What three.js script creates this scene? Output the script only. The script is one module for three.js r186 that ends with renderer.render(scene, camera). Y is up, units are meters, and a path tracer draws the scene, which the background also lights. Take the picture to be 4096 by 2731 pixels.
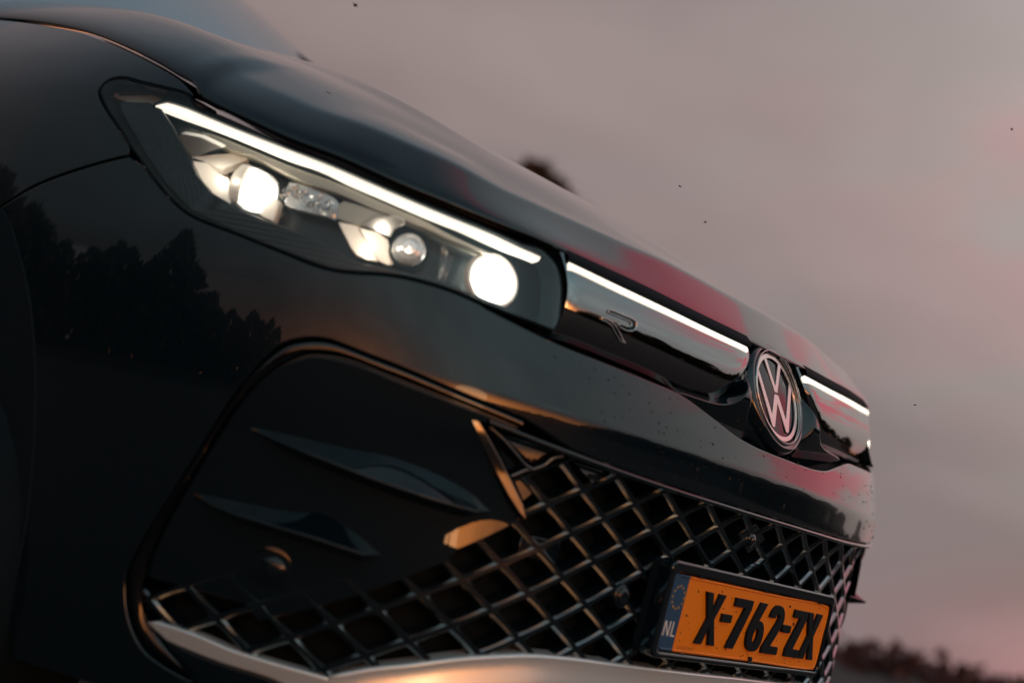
import * as THREE from 'three';
import { mergeGeometries } from 'three/addons/utils/BufferGeometryUtils.js';
import { RoundedBoxGeometry } from 'three/addons/geometries/RoundedBoxGeometry.js';
import { TextGeometry } from 'three/addons/geometries/TextGeometry.js';
import { FontLoader } from 'three/addons/loaders/FontLoader.js';
import { ImprovedNoise } from 'three/addons/math/ImprovedNoise.js';
import { RectAreaLightUniformsLib } from 'three/addons/lights/RectAreaLightUniformsLib.js';

// ------------------------------------------------------------------ camera, sky, sun, exposure
const scene = new THREE.Scene();
const camera = new THREE.PerspectiveCamera(26.99, 1024 / 682, 0.1, 2000);
// the car stands on a gentle slope; car, camera and the near ground share that tilt
const TILT = 3.6 * Math.PI / 180, SLOPE = new THREE.Quaternion().setFromAxisAngle(new THREE.Vector3(0.63, 0, 0.776).normalize(), TILT);
camera.position.set(-2.0158, 0.6094, 1.0410).applyQuaternion(SLOPE);
camera.up.set(-0.23425, 0.96536, -0.11493).applyQuaternion(SLOPE);          // the photographer rolls the camera
camera.lookAt(new THREE.Vector3(-2.0158 + 0.77144, 0.6094 + 0.11263, 1.0410 - 0.62626).applyQuaternion(SLOPE));
camera.focus = 2.24;
camera.userData.fStop = 1.8;
scene.add(camera);

const renderer = new THREE.WebGLRenderer({ antialias: true });
renderer.toneMapping = THREE.LinearToneMapping;
renderer.toneMappingExposure = 1.0;
renderer.shadowMap.enabled = true;
RectAreaLightUniformsLib.init();

let seed = 7;
const rnd = () => { seed = (seed * 1664525 + 1013904223) >>> 0; return seed / 4294967296; };
const rr = (a, b) => a + (b - a) * rnd();
const clamp = (x, a = 0, b = 1) => Math.min(b, Math.max(a, x));
const smooth = (a, b, x) => { const t = clamp((x - a) / (b - a)); return t * t * (3 - 2 * t); };
const mix = (a, b, t) => a + (b - a) * t;
const DEG = Math.PI / 180;
const perlin = new ImprovedNoise();
const fbm = (x, y, z, o = 4) => { let s = 0, a = 0.5; for (let i = 0; i < o; i++) { s += a * perlin.noise(x, y, z); x *= 2.03; y *= 2.03; z *= 2.03; a *= 0.5; } return s; };

// dusk sky: mauve grey overcast, the afterglow ahead of the car, rose-coloured cloud streaks
const SUN_AZ = -24, SUN_EL = 2.5;                     // azimuth from +z towards +x
function skyColor(x, y, z) {
  const az = Math.atan2(x, z) / DEG, el = Math.asin(clamp(y, -1, 1)) / DEG;
  const h = Math.max(el, -6);
  const dAz = Math.abs(((az - SUN_AZ + 540) % 360) - 180);
  const lift = smooth(-7, 23, h);
  let r = mix(0.112, 0.325, lift), g = mix(0.092, 0.247, lift), b = mix(0.104, 0.236, lift);
  // darker away from the afterglow, cooler towards the zenith
  const away = smooth(95, 180, dAz), zen = smooth(20, 58, h);
  // a darker bank of cloud stands behind the photographer
  const bank = Math.exp(-Math.pow((((az + 132 + 540) % 360) - 180) / 48, 2)), dim = (1 - 0.10 * away) * (1 - 0.78 * bank); b *= 1 + 0.12 * bank; r *= dim; g *= dim; b *= dim; r = mix(r, 0.155 * (1 - 0.5 * bank), zen); g = mix(g, 0.205 * (1 - 0.5 * bank), zen); b = mix(b, 0.245 * (1 - 0.45 * bank), zen);
  const front = Math.exp(-Math.pow(dAz / 86, 2));
  const pale = front * smooth(4, 17, h) * (1 - smooth(30, 75, h));
  r += 0.16 * pale; g += 0.37 * pale; b += 0.40 * pale;
  // the afterglow on the horizon
  const glow = Math.exp(-Math.pow(dAz / 40, 2)) * Math.exp(-Math.pow(Math.max(h, 0) / 5.2, 1.8));
  r += 6.5 * glow; g += 2.0 * glow; b += 0.28 * glow;
  const wide = Math.exp(-Math.pow(dAz / 84, 2)) * Math.exp(-Math.max(h, 0) / 9);
  r += 0.40 * wide; g += 0.22 * wide; b += 0.17 * wide;
  // clouds: on a flat layer seen in perspective
  const k = 1 / (Math.max(y, 0) + 0.16), cx = x * k, cz = z * k;
  const broad = fbm(cx * 0.55 + 3.1, cz * 0.55 - 1.7, 2.2, 4);
  const streak = 1.25 * fbm(cx * 2.2 + 1.2 * cz, cz * 1.1 - 0.6 * cx + 4.0, 5.1, 5);
  const cl = (1 + 0.55 * broad + 0.30 * fbm(cx * 2.1 - 4.0, cz * 2.1 + 7.0, 1.4, 4)) * (1 - 0.22 * (1 - smooth(108, 128, Math.abs(az))) * smooth(60, 100, az) * (1 - smooth(14, 30, h)));
  r *= cl; g *= cl; b *= cl;
  // rose light on the cloud undersides, fading away from the afterglow
  const rose = smooth(-0.10, 0.10, streak + 0.3 * broad) * smooth(7, 19, h) * (1 - smooth(55, 82, h));
  const dR = Math.abs(((az - 77 + 540) % 360) - 180);
  const where = Math.exp(-Math.pow(dR / 23, 2));
  const vis = Math.exp(-Math.pow(dR / 30, 2)) * smooth(-6, 4, h) * (1 - smooth(50, 85, h));
  r += 0.30 * vis; g += 0.27 * vis; b += 0.24 * vis;
  const m = rose * where;
  r = mix(r, r * 1.2 + 0.35, m); g = mix(g, g * 0.42, m); b = mix(b, b * 0.50 + 0.03, m);
  const ember = Math.exp(-Math.pow((az - 100) / 9, 2)) * Math.exp(-Math.pow((h - 1.5) / 3.5, 2));
  r += 0.30 * ember; g += 0.04 * ember; b += 0.05 * ember;
  return [Math.max(r, 0.01), Math.max(g, 0.01), Math.max(b, 0.01)];
}
{
  const W = 2048, H = 1024, data = new Float32Array(W * H * 4);
  for (let j = 0; j < H; j++) {
    const th = ((j + 0.5) / H - 0.5) * Math.PI, y = Math.sin(th), c = Math.cos(th);
    for (let i = 0; i < W; i++) {
      const ph = ((i + 0.5) / W - 0.5) * 2 * Math.PI;
      const [r, g, b] = skyColor(c * Math.cos(ph), y, c * Math.sin(ph));
      const o = (j * W + i) * 4; data[o] = r; data[o + 1] = g; data[o + 2] = b; data[o + 3] = 1;
    }
  }
  const sky = new THREE.DataTexture(data, W, H, THREE.RGBAFormat, THREE.FloatType);
  sky.mapping = THREE.EquirectangularReflectionMapping;
  sky.magFilter = THREE.LinearFilter; sky.minFilter = THREE.LinearFilter; sky.needsUpdate = true;
  scene.background = sky; scene.environment = sky;
}
const sun = new THREE.DirectionalLight(new THREE.Color(1, 0.62, 0.34), 0.15);
sun.position.set(Math.sin(SUN_AZ * DEG) * Math.cos(SUN_EL * DEG), Math.sin(SUN_EL * DEG), Math.cos(SUN_AZ * DEG) * Math.cos(SUN_EL * DEG)).multiplyScalar(60);
sun.castShadow = true; sun.shadow.radius = 26; sun.shadow.mapSize.set(2048, 2048);
Object.assign(sun.shadow.camera, { left: -6, right: 6, top: 6, bottom: -6, near: 1, far: 140 });
scene.add(sun); scene.add(sun.target);

// ------------------------------------------------------------------ materials
const lin = (r, g, b) => new THREE.Color().setRGB(r, g, b);
const phys = (o) => new THREE.MeshPhysicalMaterial({ side: THREE.DoubleSide, ...o });
const M = {
  paint: phys({ color: lin(0.0022, 0.0075, 0.0120), roughness: 0.2, specularIntensity: 0.35, clearcoat: 1, clearcoatRoughness: 0.012 }),
  gloss: phys({ color: lin(0.0022, 0.0075, 0.0120), roughness: 0.12, specularIntensity: 0.4, clearcoat: 1, clearcoatRoughness: 0.02 }),
  smoked: phys({ color: lin(0.30, 0.30, 0.30), metalness: 1, roughness: 0.05 }),
  darkchrome: phys({ color: lin(0.13, 0.13, 0.13), metalness: 1, roughness: 0.10 }),
  rimgloss: phys({ color: lin(0.075, 0.075, 0.075), metalness: 1, roughness: 0.08 }),
  celledge: phys({ color: lin(0.38, 0.42, 0.43), metalness: 1, roughness: 0.24 }),
  satin: phys({ color: lin(0.0035, 0.0095, 0.0145), roughness: 0.3, specularIntensity: 0.6, clearcoat: 0.3, clearcoatRoughness: 0.15 }),
  rib: phys({ color: lin(0.0035, 0.0095, 0.0145), roughness: 0.2, specularIntensity: 0.6, clearcoat: 0.7, clearcoatRoughness: 0.1 }),
  matte: phys({ color: lin(0.0035, 0.0095, 0.0145), roughness: 0.75, specularIntensity: 0.3 }),
  rubber: phys({ color: lin(0.0035, 0.0095, 0.0145), roughness: 0.85, specularIntensity: 0.3 }),
  chrome: phys({ color: lin(0.75, 0.73, 0.70), metalness: 1, roughness: 0.12 }),
  silver: phys({ color: lin(0.70, 0.70, 0.69), metalness: 0.85, roughness: 0.28 }),
  reflector: phys({ color: lin(0.86, 0.84, 0.78), metalness: 0.25, roughness: 0.35 }),
  trimstrip: phys({ color: lin(0.46, 0.43, 0.36), metalness: 0.7, roughness: 0.35 }),
  skid: phys({ color: lin(0.78, 0.83, 0.85), metalness: 0.55, roughness: 0.26, clearcoat: 0.5, clearcoatRoughness: 0.1 }),
  lens: phys({ color: lin(1, 1, 1), transmission: 1, thickness: 0, roughness: 0.01, ior: 1.5 }),
  lensring: phys({ color: lin(0.62, 0.64, 0.66), metalness: 0.5, roughness: 0.16, clearcoat: 1, clearcoatRoughness: 0.02 }),
  crystal: phys({ color: lin(1, 1, 1), transmission: 1, thickness: 0.01, roughness: 0.02, ior: 1.52 }),
  housing: phys({ color: lin(0.005, 0.011, 0.015), roughness: 0.34, specularIntensity: 0.6, clearcoat: 0.3, clearcoatRoughness: 0.2 }),
  screen: phys({ color: lin(0.02, 0.022, 0.025), roughness: 0.03, metalness: 0.0, clearcoat: 1, clearcoatRoughness: 0.01 }),
  orange: phys({ color: lin(0.93, 0.25, 0.004), roughness: 0.42 }),
  blue: phys({ color: lin(0.022, 0.075, 0.16), roughness: 0.42 }),
  ink: phys({ color: lin(0.0035, 0.0095, 0.0145), roughness: 0.5, specularIntensity: 0.4 }),
  staryellow: phys({ color: lin(0.62, 0.36, 0.03), roughness: 0.5 }),   // the yellow stars printed on the plate's blue band
  platewhite: phys({ color: lin(0.78, 0.76, 0.72), roughness: 0.5 }),
  emblemface: phys({ color: lin(0.003, 0.008, 0.013), roughness: 0.04, specularIntensity: 0.7 }),
  emblemletter: phys({ color: lin(0.74, 0.73, 0.72), metalness: 0.5, roughness: 0.25, clearcoat: 1, clearcoatRoughness: 0.02 }),
  windglass: phys({ color: lin(0.58, 0.61, 0.64), metalness: 0.9, roughness: 0.06 }),
  dirt: phys({ color: lin(0.012, 0.009, 0.007), roughness: 0.9 }),
};
const glow = (r, g, b, k) => new THREE.MeshStandardMaterial({ color: lin(0.85, 0.85, 0.82), roughness: 0.4, emissive: lin(r, g, b), emissiveIntensity: k, side: THREE.DoubleSide });
M.drl = glow(1, 0.92, 0.76, 1.2);
M.bar = glow(1, 0.92, 0.77, 1.2);
M.lamp = glow(1, 0.96, 0.84, 3.0);
M.beam = glow(1, 0.97, 0.84, 45.0);

// ------------------------------------------------------------------ the car's base surface
// u: arc length along the plan outline of the nose (0 = centre line, negative = the car's right flank), y: height, n: offset outwards
const PLAN = [[0, 0], [.1, -.002], [.2, -.010], [.3, -.022], [.4, -.040], [.5, -.066], [.58, -.098], [.65, -.143], [.72, -.215], [.78, -.31], [.83, -.43], [.865, -.55], [.89, -.68], [.91, -.85], [.92, -1.05], [.925, -1.4], [.925, -2.2], [.925, -3.0]];
const QFT = [[.2, -.05], [.36, -.01], [.42, 0], [.62, 0], [.66, .002], [.69, .009], [.72, .0112], [.738, .012], [.745, .0118], [.755, .009], [.77, .005], [.80, -.004], [.85, -.024], [.885, -.040], [.92, -.055], [.955, -.067], [1.0, -.10], [1.1, -.2], [1.3, -.45]];
const QST = [[.2, -.04], [.4, -.01], [.55, .0], [.7, .006], [.85, .0], [.95, -.012], [1.05, -.035], [1.1, -.06], [1.2, -.14], [1.3, -.25]];
function hermite(tab) {
  const n = tab.length, m = [], d = [];
  for (let i = 0; i < n - 1; i++) d.push((tab[i + 1][1] - tab[i][1]) / (tab[i + 1][0] - tab[i][0]));
  for (let i = 0; i < n; i++) {
    if (i === 0) m.push(d[0]); else if (i === n - 1) m.push(d[n - 2]);
    else { const h0 = tab[i][0] - tab[i - 1][0], h1 = tab[i + 1][0] - tab[i][0]; m.push((d[i - 1] * h1 + d[i] * h0) / (h0 + h1)); }
  }
  return (x) => {
    let i = 0; while (i < n - 2 && x > tab[i + 1][0]) i++;
    const h = tab[i + 1][0] - tab[i][0], t = (x - tab[i][0]) / h, t2 = t * t, t3 = t2 * t;
    return (2 * t3 - 3 * t2 + 1) * tab[i][1] + (t3 - 2 * t2 + t) * h * m[i] + (3 * t2 - 2 * t3) * tab[i + 1][1] + (t3 - t2) * h * m[i + 1];
  };
}
function gauss(arr, sig) {       // smooths a uniformly sampled list, ends held
  const R = Math.ceil(sig * 3), w = []; for (let k = -R; k <= R; k++) w.push(Math.exp(-k * k / (2 * sig * sig)));
  return arr.map((_, i) => { let s = 0, a = 0; for (let k = -R; k <= R; k++) { const j = i + k; if (j < 0 || j >= arr.length) continue; s += w[k + R] * arr[j]; a += w[k + R]; } return s / a; });
}
const PS = 0.004;                // plan table: one entry every 4 mm of arc
const planX = [], planZ = [];
{
  const cur = new THREE.CatmullRomCurve3([...PLAN.slice(1).reverse().map(([x, z]) => new THREE.Vector3(-x, 0, z)), ...PLAN.map(([x, z]) => new THREE.Vector3(x, 0, z))], false, 'centripetal');
  cur.arcLengthDivisions = 4000;
  const L = cur.getLength(), N = Math.round(L / PS), xs = [], zs = [];
  for (let i = 0; i <= N; i++) { const p = cur.getPointAt(i / N); xs.push(p.x); zs.push(p.z); }
  const gx = gauss(xs, 9), gz = gauss(zs, 9), c = N / 2;
  for (let i = Math.round(c); i <= N - 30; i++) { planX.push(gx[i]); planZ.push(gz[i]); }
  planX[0] = 0;
}
const QS0 = 0.2, QSTEP = 0.002;
const sampleQ = (tab, s) => { const f = hermite(tab), a = []; for (let i = 0; i <= 550; i++) a.push(f(QS0 + i * QSTEP)); return gauss(a, s); };
const qfA = sampleQ(QFT, 2.2), qsA = sampleQ(QST, 8);
// cubic (Catmull-Rom) lookup, so that normals run smoothly
function cub(arr, t) {
  const i = clamp(Math.floor(t), 0, arr.length - 2), f = t - i;
  const p1 = arr[i], p2 = arr[i + 1], p0 = i > 0 ? arr[i - 1] : 2 * p1 - p2, p3 = i + 2 < arr.length ? arr[i + 2] : 2 * p2 - p1;
  return p1 + 0.5 * f * (p2 - p0 + f * (2 * p0 - 5 * p1 + 4 * p2 - p3 + f * (3 * (p1 - p2) + p3 - p0)));
}
function planAt(u) {
  const a = Math.abs(u) / PS, sg = u < 0 ? -1 : 1;
  const X = (t) => (t < 0 ? -cub(planX, -t) : cub(planX, t)), Z = (t) => cub(planZ, Math.abs(t));
  const x = X(a), z = Z(a); let tx = X(a + 0.6) - X(a - 0.6), tz = Z(a + 0.6) - Z(a - 0.6); const l = Math.hypot(tx, tz);
  return { x: sg * x, z, nx: sg * -tz / l, nz: tx / l };
}
function profile(u, y) {
  const t = clamp((y - QS0) / QSTEP, 0, 549.9), w = smooth(0.42, 0.85, Math.abs(u));
  return cub(qfA, t) * (1 - w) + cub(qsA, t) * w;
}
function S(u, y, n = 0) { const c = planAt(u), o = profile(u, y) + n; return new THREE.Vector3(c.x + c.nx * o, y, c.z + c.nz * o); }
function SN(u, y, n = 0) {
  const h = 0.003, a = S(u + h, y, n).sub(S(u - h, y, n)), b = S(u, y + h, n).sub(S(u, y - h, n));
  return a.cross(b).normalize();
}

// ------------------------------------------------------------------ geometry helpers
function geo(pos, nor, idx, uv) {
  const g = new THREE.BufferGeometry();
  g.setAttribute('position', new THREE.Float32BufferAttribute(pos, 3));
  if (uv) g.setAttribute('uv', new THREE.Float32BufferAttribute(uv, 2));
  if (nor) g.setAttribute('normal', new THREE.Float32BufferAttribute(nor, 3));
  g.setIndex(idx);
  if (!nor) g.computeVertexNormals();
  return g;
}
const plain = (g) => { const r = g.index ? g : g; for (const k of Object.keys(r.attributes)) if (!['position', 'normal', 'uv'].includes(k)) r.deleteAttribute(k); return r; };
const merge = (list) => { const l = list.map((g) => { const h = g.index ? g.toNonIndexed() : g; plain(h); if (!h.attributes.uv) h.setAttribute('uv', new THREE.Float32BufferAttribute(new Float32Array(h.attributes.position.count * 2), 2)); return h; }); return mergeGeometries(l); };
function spline(pts, step = 0.008) {          // rounds a drawn polyline off and resamples it
  if (pts.length < 3) return pts.map((p) => p.slice());
  const c = new THREE.CatmullRomCurve3(pts.map(([a, b]) => new THREE.Vector3(a, b, 0)), false, 'centripetal');
  const n = Math.max(2, Math.round(c.getLength() / step)), out = [];
  for (let i = 0; i <= n; i++) { const p = c.getPointAt(i / n); out.push([p.x, p.y]); }
  return out;
}
const area2 = (p) => p.reduce((s, a, i) => { const b = p[(i + 1) % p.length]; return s + a[0] * b[1] - b[0] * a[1]; }, 0) / 2;
const ccw = (p) => (area2(p) > 0 ? p : p.slice().reverse());
const cw = (p) => (area2(p) < 0 ? p : p.slice().reverse());
const dedupe = (p) => p.filter((a, i) => { const b = p[(i + 1) % p.length]; return Math.hypot(a[0] - b[0], a[1] - b[1]) > 4e-4; });
function tess(outline, holes, L) {
  const v = [outline, ...holes].flat().map((p) => p.slice());
  let tris = THREE.ShapeUtils.triangulateShape(outline.map((p) => new THREE.Vector2(...p)), holes.map((h) => h.map((p) => new THREE.Vector2(...p))));
  for (let pass = 0; pass < 9; pass++) {
    const mid = new Map(); let did = false;
    const m = (a, b) => {
      if (Math.hypot(v[a][0] - v[b][0], v[a][1] - v[b][1]) <= L) return -1;
      const k = a < b ? a * 1e6 + b : b * 1e6 + a;
      if (!mid.has(k)) { mid.set(k, v.length); v.push([(v[a][0] + v[b][0]) / 2, (v[a][1] + v[b][1]) / 2]); did = true; }
      return mid.get(k);
    };
    const next = [];
    for (const [a, b, c] of tris) {
      const ab = m(a, b), bc = m(b, c), ca = m(c, a), k = (ab >= 0) + (bc >= 0) + (ca >= 0);
      if (k === 0) next.push([a, b, c]);
      else if (k === 3) next.push([a, ab, ca], [ab, b, bc], [ca, bc, c], [ab, bc, ca]);
      else if (k === 1) { if (ab >= 0) next.push([a, ab, c], [ab, b, c]); else if (bc >= 0) next.push([a, b, bc], [a, bc, c]); else next.push([a, b, ca], [ca, b, c]); }
      else if (ab < 0) next.push([a, b, bc], [a, bc, ca], [ca, bc, c]);
      else if (bc < 0) next.push([a, ab, ca], [ab, b, c], [ab, c, ca]);
      else next.push([a, ab, c], [ab, bc, c], [ab, b, bc]);
    }
    tris = next; if (!did) break;
  }
  return { v, tris };
}
// a panel that follows the car's surface: outline in (u, y), rounded edge of radius r, turned back by depth
function skin(outline, { holes = [], n = 0, r = 0.003, depth = 0.012, L = 0.02, f = null, sgn = 1 } = {}) {
  outline = ccw(dedupe(outline)); holes = holes.map((h) => cw(dedupe(h)));
  const off = (u, y) => (f ? n + f(u, y) : n);
  const PP = (u, y, e = 0) => S(sgn * u, y, off(u, y) + e);
  const NN = (u, y) => {
    const h = 0.003, a = PP(u + h, y).sub(PP(u - h, y)), b = PP(u, y + h).sub(PP(u, y - h));
    return a.cross(b).normalize().multiplyScalar(sgn);
  };
  const { v, tris } = tess(outline, holes, L), pos = [], nor = [], idx = [], uv = [];
  for (const [u, y] of v) { const p = PP(u, y), q = NN(u, y); pos.push(p.x, p.y, p.z); nor.push(q.x, q.y, q.z); uv.push(u, y); }
  for (const t of tris) idx.push(...(sgn > 0 ? t : [t[0], t[2], t[1]]));
  if (depth > 0) for (const loop of [outline, ...holes]) {
    const rings = [[0, 0, 0], [0.38, 0.08, 0.4], [0.71, 0.29, 0.79], [0.92, 0.62, 1.18], [1, 1, 1.57], [1, depth / r, 1.57]], base = pos.length / 3, N = loop.length;
    for (let k = 0; k < N; k++) {
      const a = loop[(k + N - 1) % N], p = loop[k], b = loop[(k + 1) % N];
      let ox = b[1] - a[1], oy = a[0] - b[0]; const l = Math.hypot(ox, oy) || 1; ox /= l; oy /= l;
      const q = NN(p[0], p[1]), P0 = PP(p[0], p[1]), O = PP(p[0] + ox * 0.002, p[1] + oy * 0.002).sub(P0).normalize();
      for (const [e, d, th] of rings) {
        const P = P0.clone().addScaledVector(O, r * e).addScaledVector(q, -r * d), c = Math.cos(th), s = Math.sin(th);
        pos.push(P.x, P.y, P.z); nor.push(q.x * c + O.x * s, q.y * c + O.y * s, q.z * c + O.z * s); uv.push(p[0], p[1]);
      }
    }
    const R = rings.length;
    for (let k = 0; k < N; k++) for (let j = 0; j < R - 1; j++) {
      const a = base + k * R + j, b = base + ((k + 1) % N) * R + j; idx.push(a, a + 1, b, b, a + 1, b + 1);
    }
  }
  return geo(pos, nor, idx, uv);
}
function tube(pts, rad, closed = false, seg = 8, per = 0.006) {
  const c = new THREE.CatmullRomCurve3(pts, closed, 'centripetal');
  return new THREE.TubeGeometry(c, Math.max(4, Math.round(c.getLength() / per)), rad, seg, closed);
}
const mir = (p) => p.map(([u, y]) => [-u, y]);
function part(name, g, m, parent, label) {
  const o = new THREE.Mesh(g, m); o.name = name; o.castShadow = o.receiveShadow = true; parent.add(o);
  if (label) o.userData.label = label;
  return o;
}
function group(name, parent, label) { const o = new THREE.Group(); o.name = name; parent.add(o); if (label) o.userData.label = label; return o; }
const V3 = (x, y, z) => new THREE.Vector3(x, y, z);

// measured outlines on the body, in metres (u, y)
const D = {
  hl_top: [[-1.3479, 1.0541], [-1.3505, 1.065], [-1.3426, 1.0739], [-1.3216, 1.0786], [-1.2763, 1.0727], [-1.2274, 1.067], [-1.1866, 1.0619], [-1.1711, 1.0577], [-1.1566, 1.0463], [-1.142, 1.0399], [-1.0951, 1.0309], [-1.055, 1.0215], [-1.0168, 1.0126], [-0.9798, 1.0031], [-0.8981, 0.99], [-0.8501, 0.9802], [-0.7964, 0.9694], [-0.7476, 0.9635], [-0.7161, 0.96], [-0.7095, 0.9595], [-0.6611, 0.9556], [-0.6163, 0.9517], [-0.5813, 0.9521]],
  hl_right: [[-0.5813, 0.9521], [-0.5584, 0.9475], [-0.541, 0.9342], [-0.5332, 0.916], [-0.5325, 0.8923], [-0.5359, 0.8643], [-0.5446, 0.8481]],
  hl_bot: [[-0.5446, 0.8481], [-0.558, 0.8481], [-0.587, 0.8497], [-0.6208, 0.8509], [-0.6533, 0.8536], [-0.6957, 0.8593], [-0.7263, 0.8614], [-0.7609, 0.8637], [-0.7675, 0.8614], [-0.8003, 0.8582], [-0.8326, 0.8523], [-0.8604, 0.8495], [-0.8901, 0.8512], [-0.9279, 0.8575], [-0.9672, 0.8641], [-1.0119, 0.8719], [-1.0512, 0.8777], [-1.0876, 0.8857], [-1.1198, 0.8995], [-1.157, 0.9213], [-1.1955, 0.9459], [-1.229, 0.9676], [-1.2665, 0.9945], [-1.3062, 1.0205], [-1.3388, 1.0439]],
  drl_top: [[-1.2435, 1.0405], [-1.2322, 1.0482], [-1.2241, 1.0508], [-1.2134, 1.0499], [-1.1768, 1.0438], [-1.1403, 1.0356], [-1.0895, 1.0244], [-1.0418, 1.0148], [-0.9897, 1.0052], [-0.9099, 0.9909], [-0.8583, 0.9805], [-0.8165, 0.9726], [-0.765, 0.965], [-0.714, 0.9596], [-0.7071, 0.9597], [-0.6549, 0.9554], [-0.6065, 0.9511], [-0.5715, 0.9496], [-0.564, 0.9479]],
  drl_bot: [[-1.2435, 1.0405], [-1.201, 1.0313], [-1.1342, 1.0189], [-1.0817, 1.0087], [-1.0348, 0.9989], [-0.983, 0.9884], [-0.9338, 0.9816], [-0.8847, 0.9697], [-0.8324, 0.9604], [-0.7812, 0.9522], [-0.743, 0.9478], [-0.7104, 0.9454], [-0.7219, 0.9458], [-0.6666, 0.9406], [-0.6201, 0.9382], [-0.568, 0.9381]],
  hood_low: [[-0.5908, 0.9657], [-0.4724, 0.957], [-0.3525, 0.9492], [-0.2437, 0.9477], [-0.1061, 0.9439]],
  rim_out: [[-0.4996, 0.7215], [-0.5429, 0.7222], [-0.5609, 0.7235], [-0.7477, 0.7465], [-0.7902, 0.752], [-0.8305, 0.7578], [-0.8407, 0.7589], [-0.8614, 0.757], [-0.8812, 0.7505], [-0.9012, 0.7391], [-0.9184, 0.7269], [-0.9198, 0.7248], [-0.9383, 0.6818], [-0.9681, 0.607], [-0.998, 0.5266], [-1.0254, 0.4578], [-1.0382, 0.4094], [-1.0328, 0.3824], [-1.0188, 0.3519], [-0.9927, 0.3248], [-0.9569, 0.3116], [-0.9099, 0.3024]],
  rim_in: [[-0.2842, 0.6911], [-0.4533, 0.6981], [-0.5363, 0.7041], [-0.6097, 0.7124], [-0.743, 0.7278], [-0.7862, 0.7346], [-0.8216, 0.7366], [-0.8495, 0.7351], [-0.869, 0.7278], [-0.8938, 0.7125], [-0.911, 0.6948], [-0.9271, 0.6717], [-0.9422, 0.6434], [-1.0126, 0.4485], [-1.019, 0.4043], [-1.012, 0.3757], [-1.0031, 0.3636], [-0.9861, 0.3459]],
  seam: [[-1.2255, 0.9553], [-1.2796, 0.9373], [-1.3841, 0.8942], [-1.4437, 0.8554]],
  arch: [[-1.4419, 0.8522], [-1.334, 0.7522], [-1.2746, 0.6485], [-1.2432, 0.5512], [-1.2206, 0.4367], [-1.2227, 0.3186]],
  shut: [[-1.5128, 1.1693], [-1.3739, 1.1353], [-1.2781, 1.1077], [-1.214, 1.0862], [-1.1832, 1.0724], [-1.1622, 1.0586]],
  refl_a: [[-1.1503, 0.9737], [-1.116, 0.985], [-1.096, 0.9902], [-1.0816, 0.9907], [-1.0603, 0.9852], [-1.0817, 0.9643], [-1.0853, 0.9625], [-1.115, 0.9695]],
  refl_a2: [[-1.1424, 0.9668], [-1.1145, 0.9683], [-1.0837, 0.9588], [-1.0624, 0.9224], [-1.0703, 0.9175], [-1.0917, 0.927], [-1.1213, 0.9473]],
  refl_grey: [[-1.1725, 0.9936], [-1.1652, 1.0011], [-1.1305, 0.9997], [-1.0935, 0.9911], [-1.1163, 0.9856], [-1.1505, 0.9743]],
  proj1: [[-1.057, 0.972], [-1.0427, 0.9715], [-1.0074, 0.9618], [-0.9941, 0.9514], [-0.9886, 0.9337], [-0.9884, 0.9189], [-1.015, 0.912], [-1.053, 0.922], [-1.0608, 0.9409], [-1.0631, 0.9597]],
  refl_a3: [[-0.9974, 0.9067], [-0.9927, 0.9334], [-0.9773, 0.9298], [-0.975, 0.9013]],
  conn: [[-0.9791, 0.9607], [-0.9423, 0.9583], [-0.9085, 0.9519], [-0.895, 0.9433], [-0.8905, 0.9222], [-0.9054, 0.9243], [-0.9383, 0.9255], [-0.9747, 0.9315]],
  refl_b0: [[-0.8918, 0.9415], [-0.8859, 0.947], [-0.868, 0.9463], [-0.8074, 0.94], [-0.8264, 0.9332], [-0.8535, 0.9201], [-0.8662, 0.9211], [-0.8869, 0.923]],
  refl_b: [[-0.8827, 0.9177], [-0.8543, 0.9187], [-0.8506, 0.9147], [-0.8133, 0.8801], [-0.8311, 0.8785], [-0.8465, 0.881], [-0.8562, 0.8885]],
  refl_b2: [[-0.8507, 0.9153], [-0.8263, 0.9164], [-0.811, 0.9103], [-0.7932, 0.8824], [-0.8006, 0.8783], [-0.8133, 0.8801]],
  refl_b3: [[-0.85, 0.9208], [-0.8322, 0.9319], [-0.807, 0.9389], [-0.7929, 0.9374], [-0.7907, 0.9343], [-0.8042, 0.925], [-0.8074, 0.9147], [-0.827, 0.9186]],
  hl_shelf: [[-1.3631, 1.0571], [-1.3318, 1.0639], [-1.2926, 1.0603], [-1.2756, 1.0631], [-1.2459, 1.0562], [-1.2582, 1.0475], [-1.3084, 1.0467]],
  lower_lens_edge: [[-1.19, 1.0096], [-1.1647, 0.9881], [-1.1416, 0.9686], [-1.1157, 0.9447], [-1.0839, 0.925], [-1.0511, 0.9136], [-1.0362, 0.9065], [-0.9706, 0.897]],
  facet: [[-0.6343, 0.5757], [-0.595, 0.5853], [-0.567, 0.5904], [-0.5444, 0.5916], [-0.5503, 0.5854], [-0.5755, 0.5678], [-0.6142, 0.5425], [-0.634, 0.5446]],
};

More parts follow.
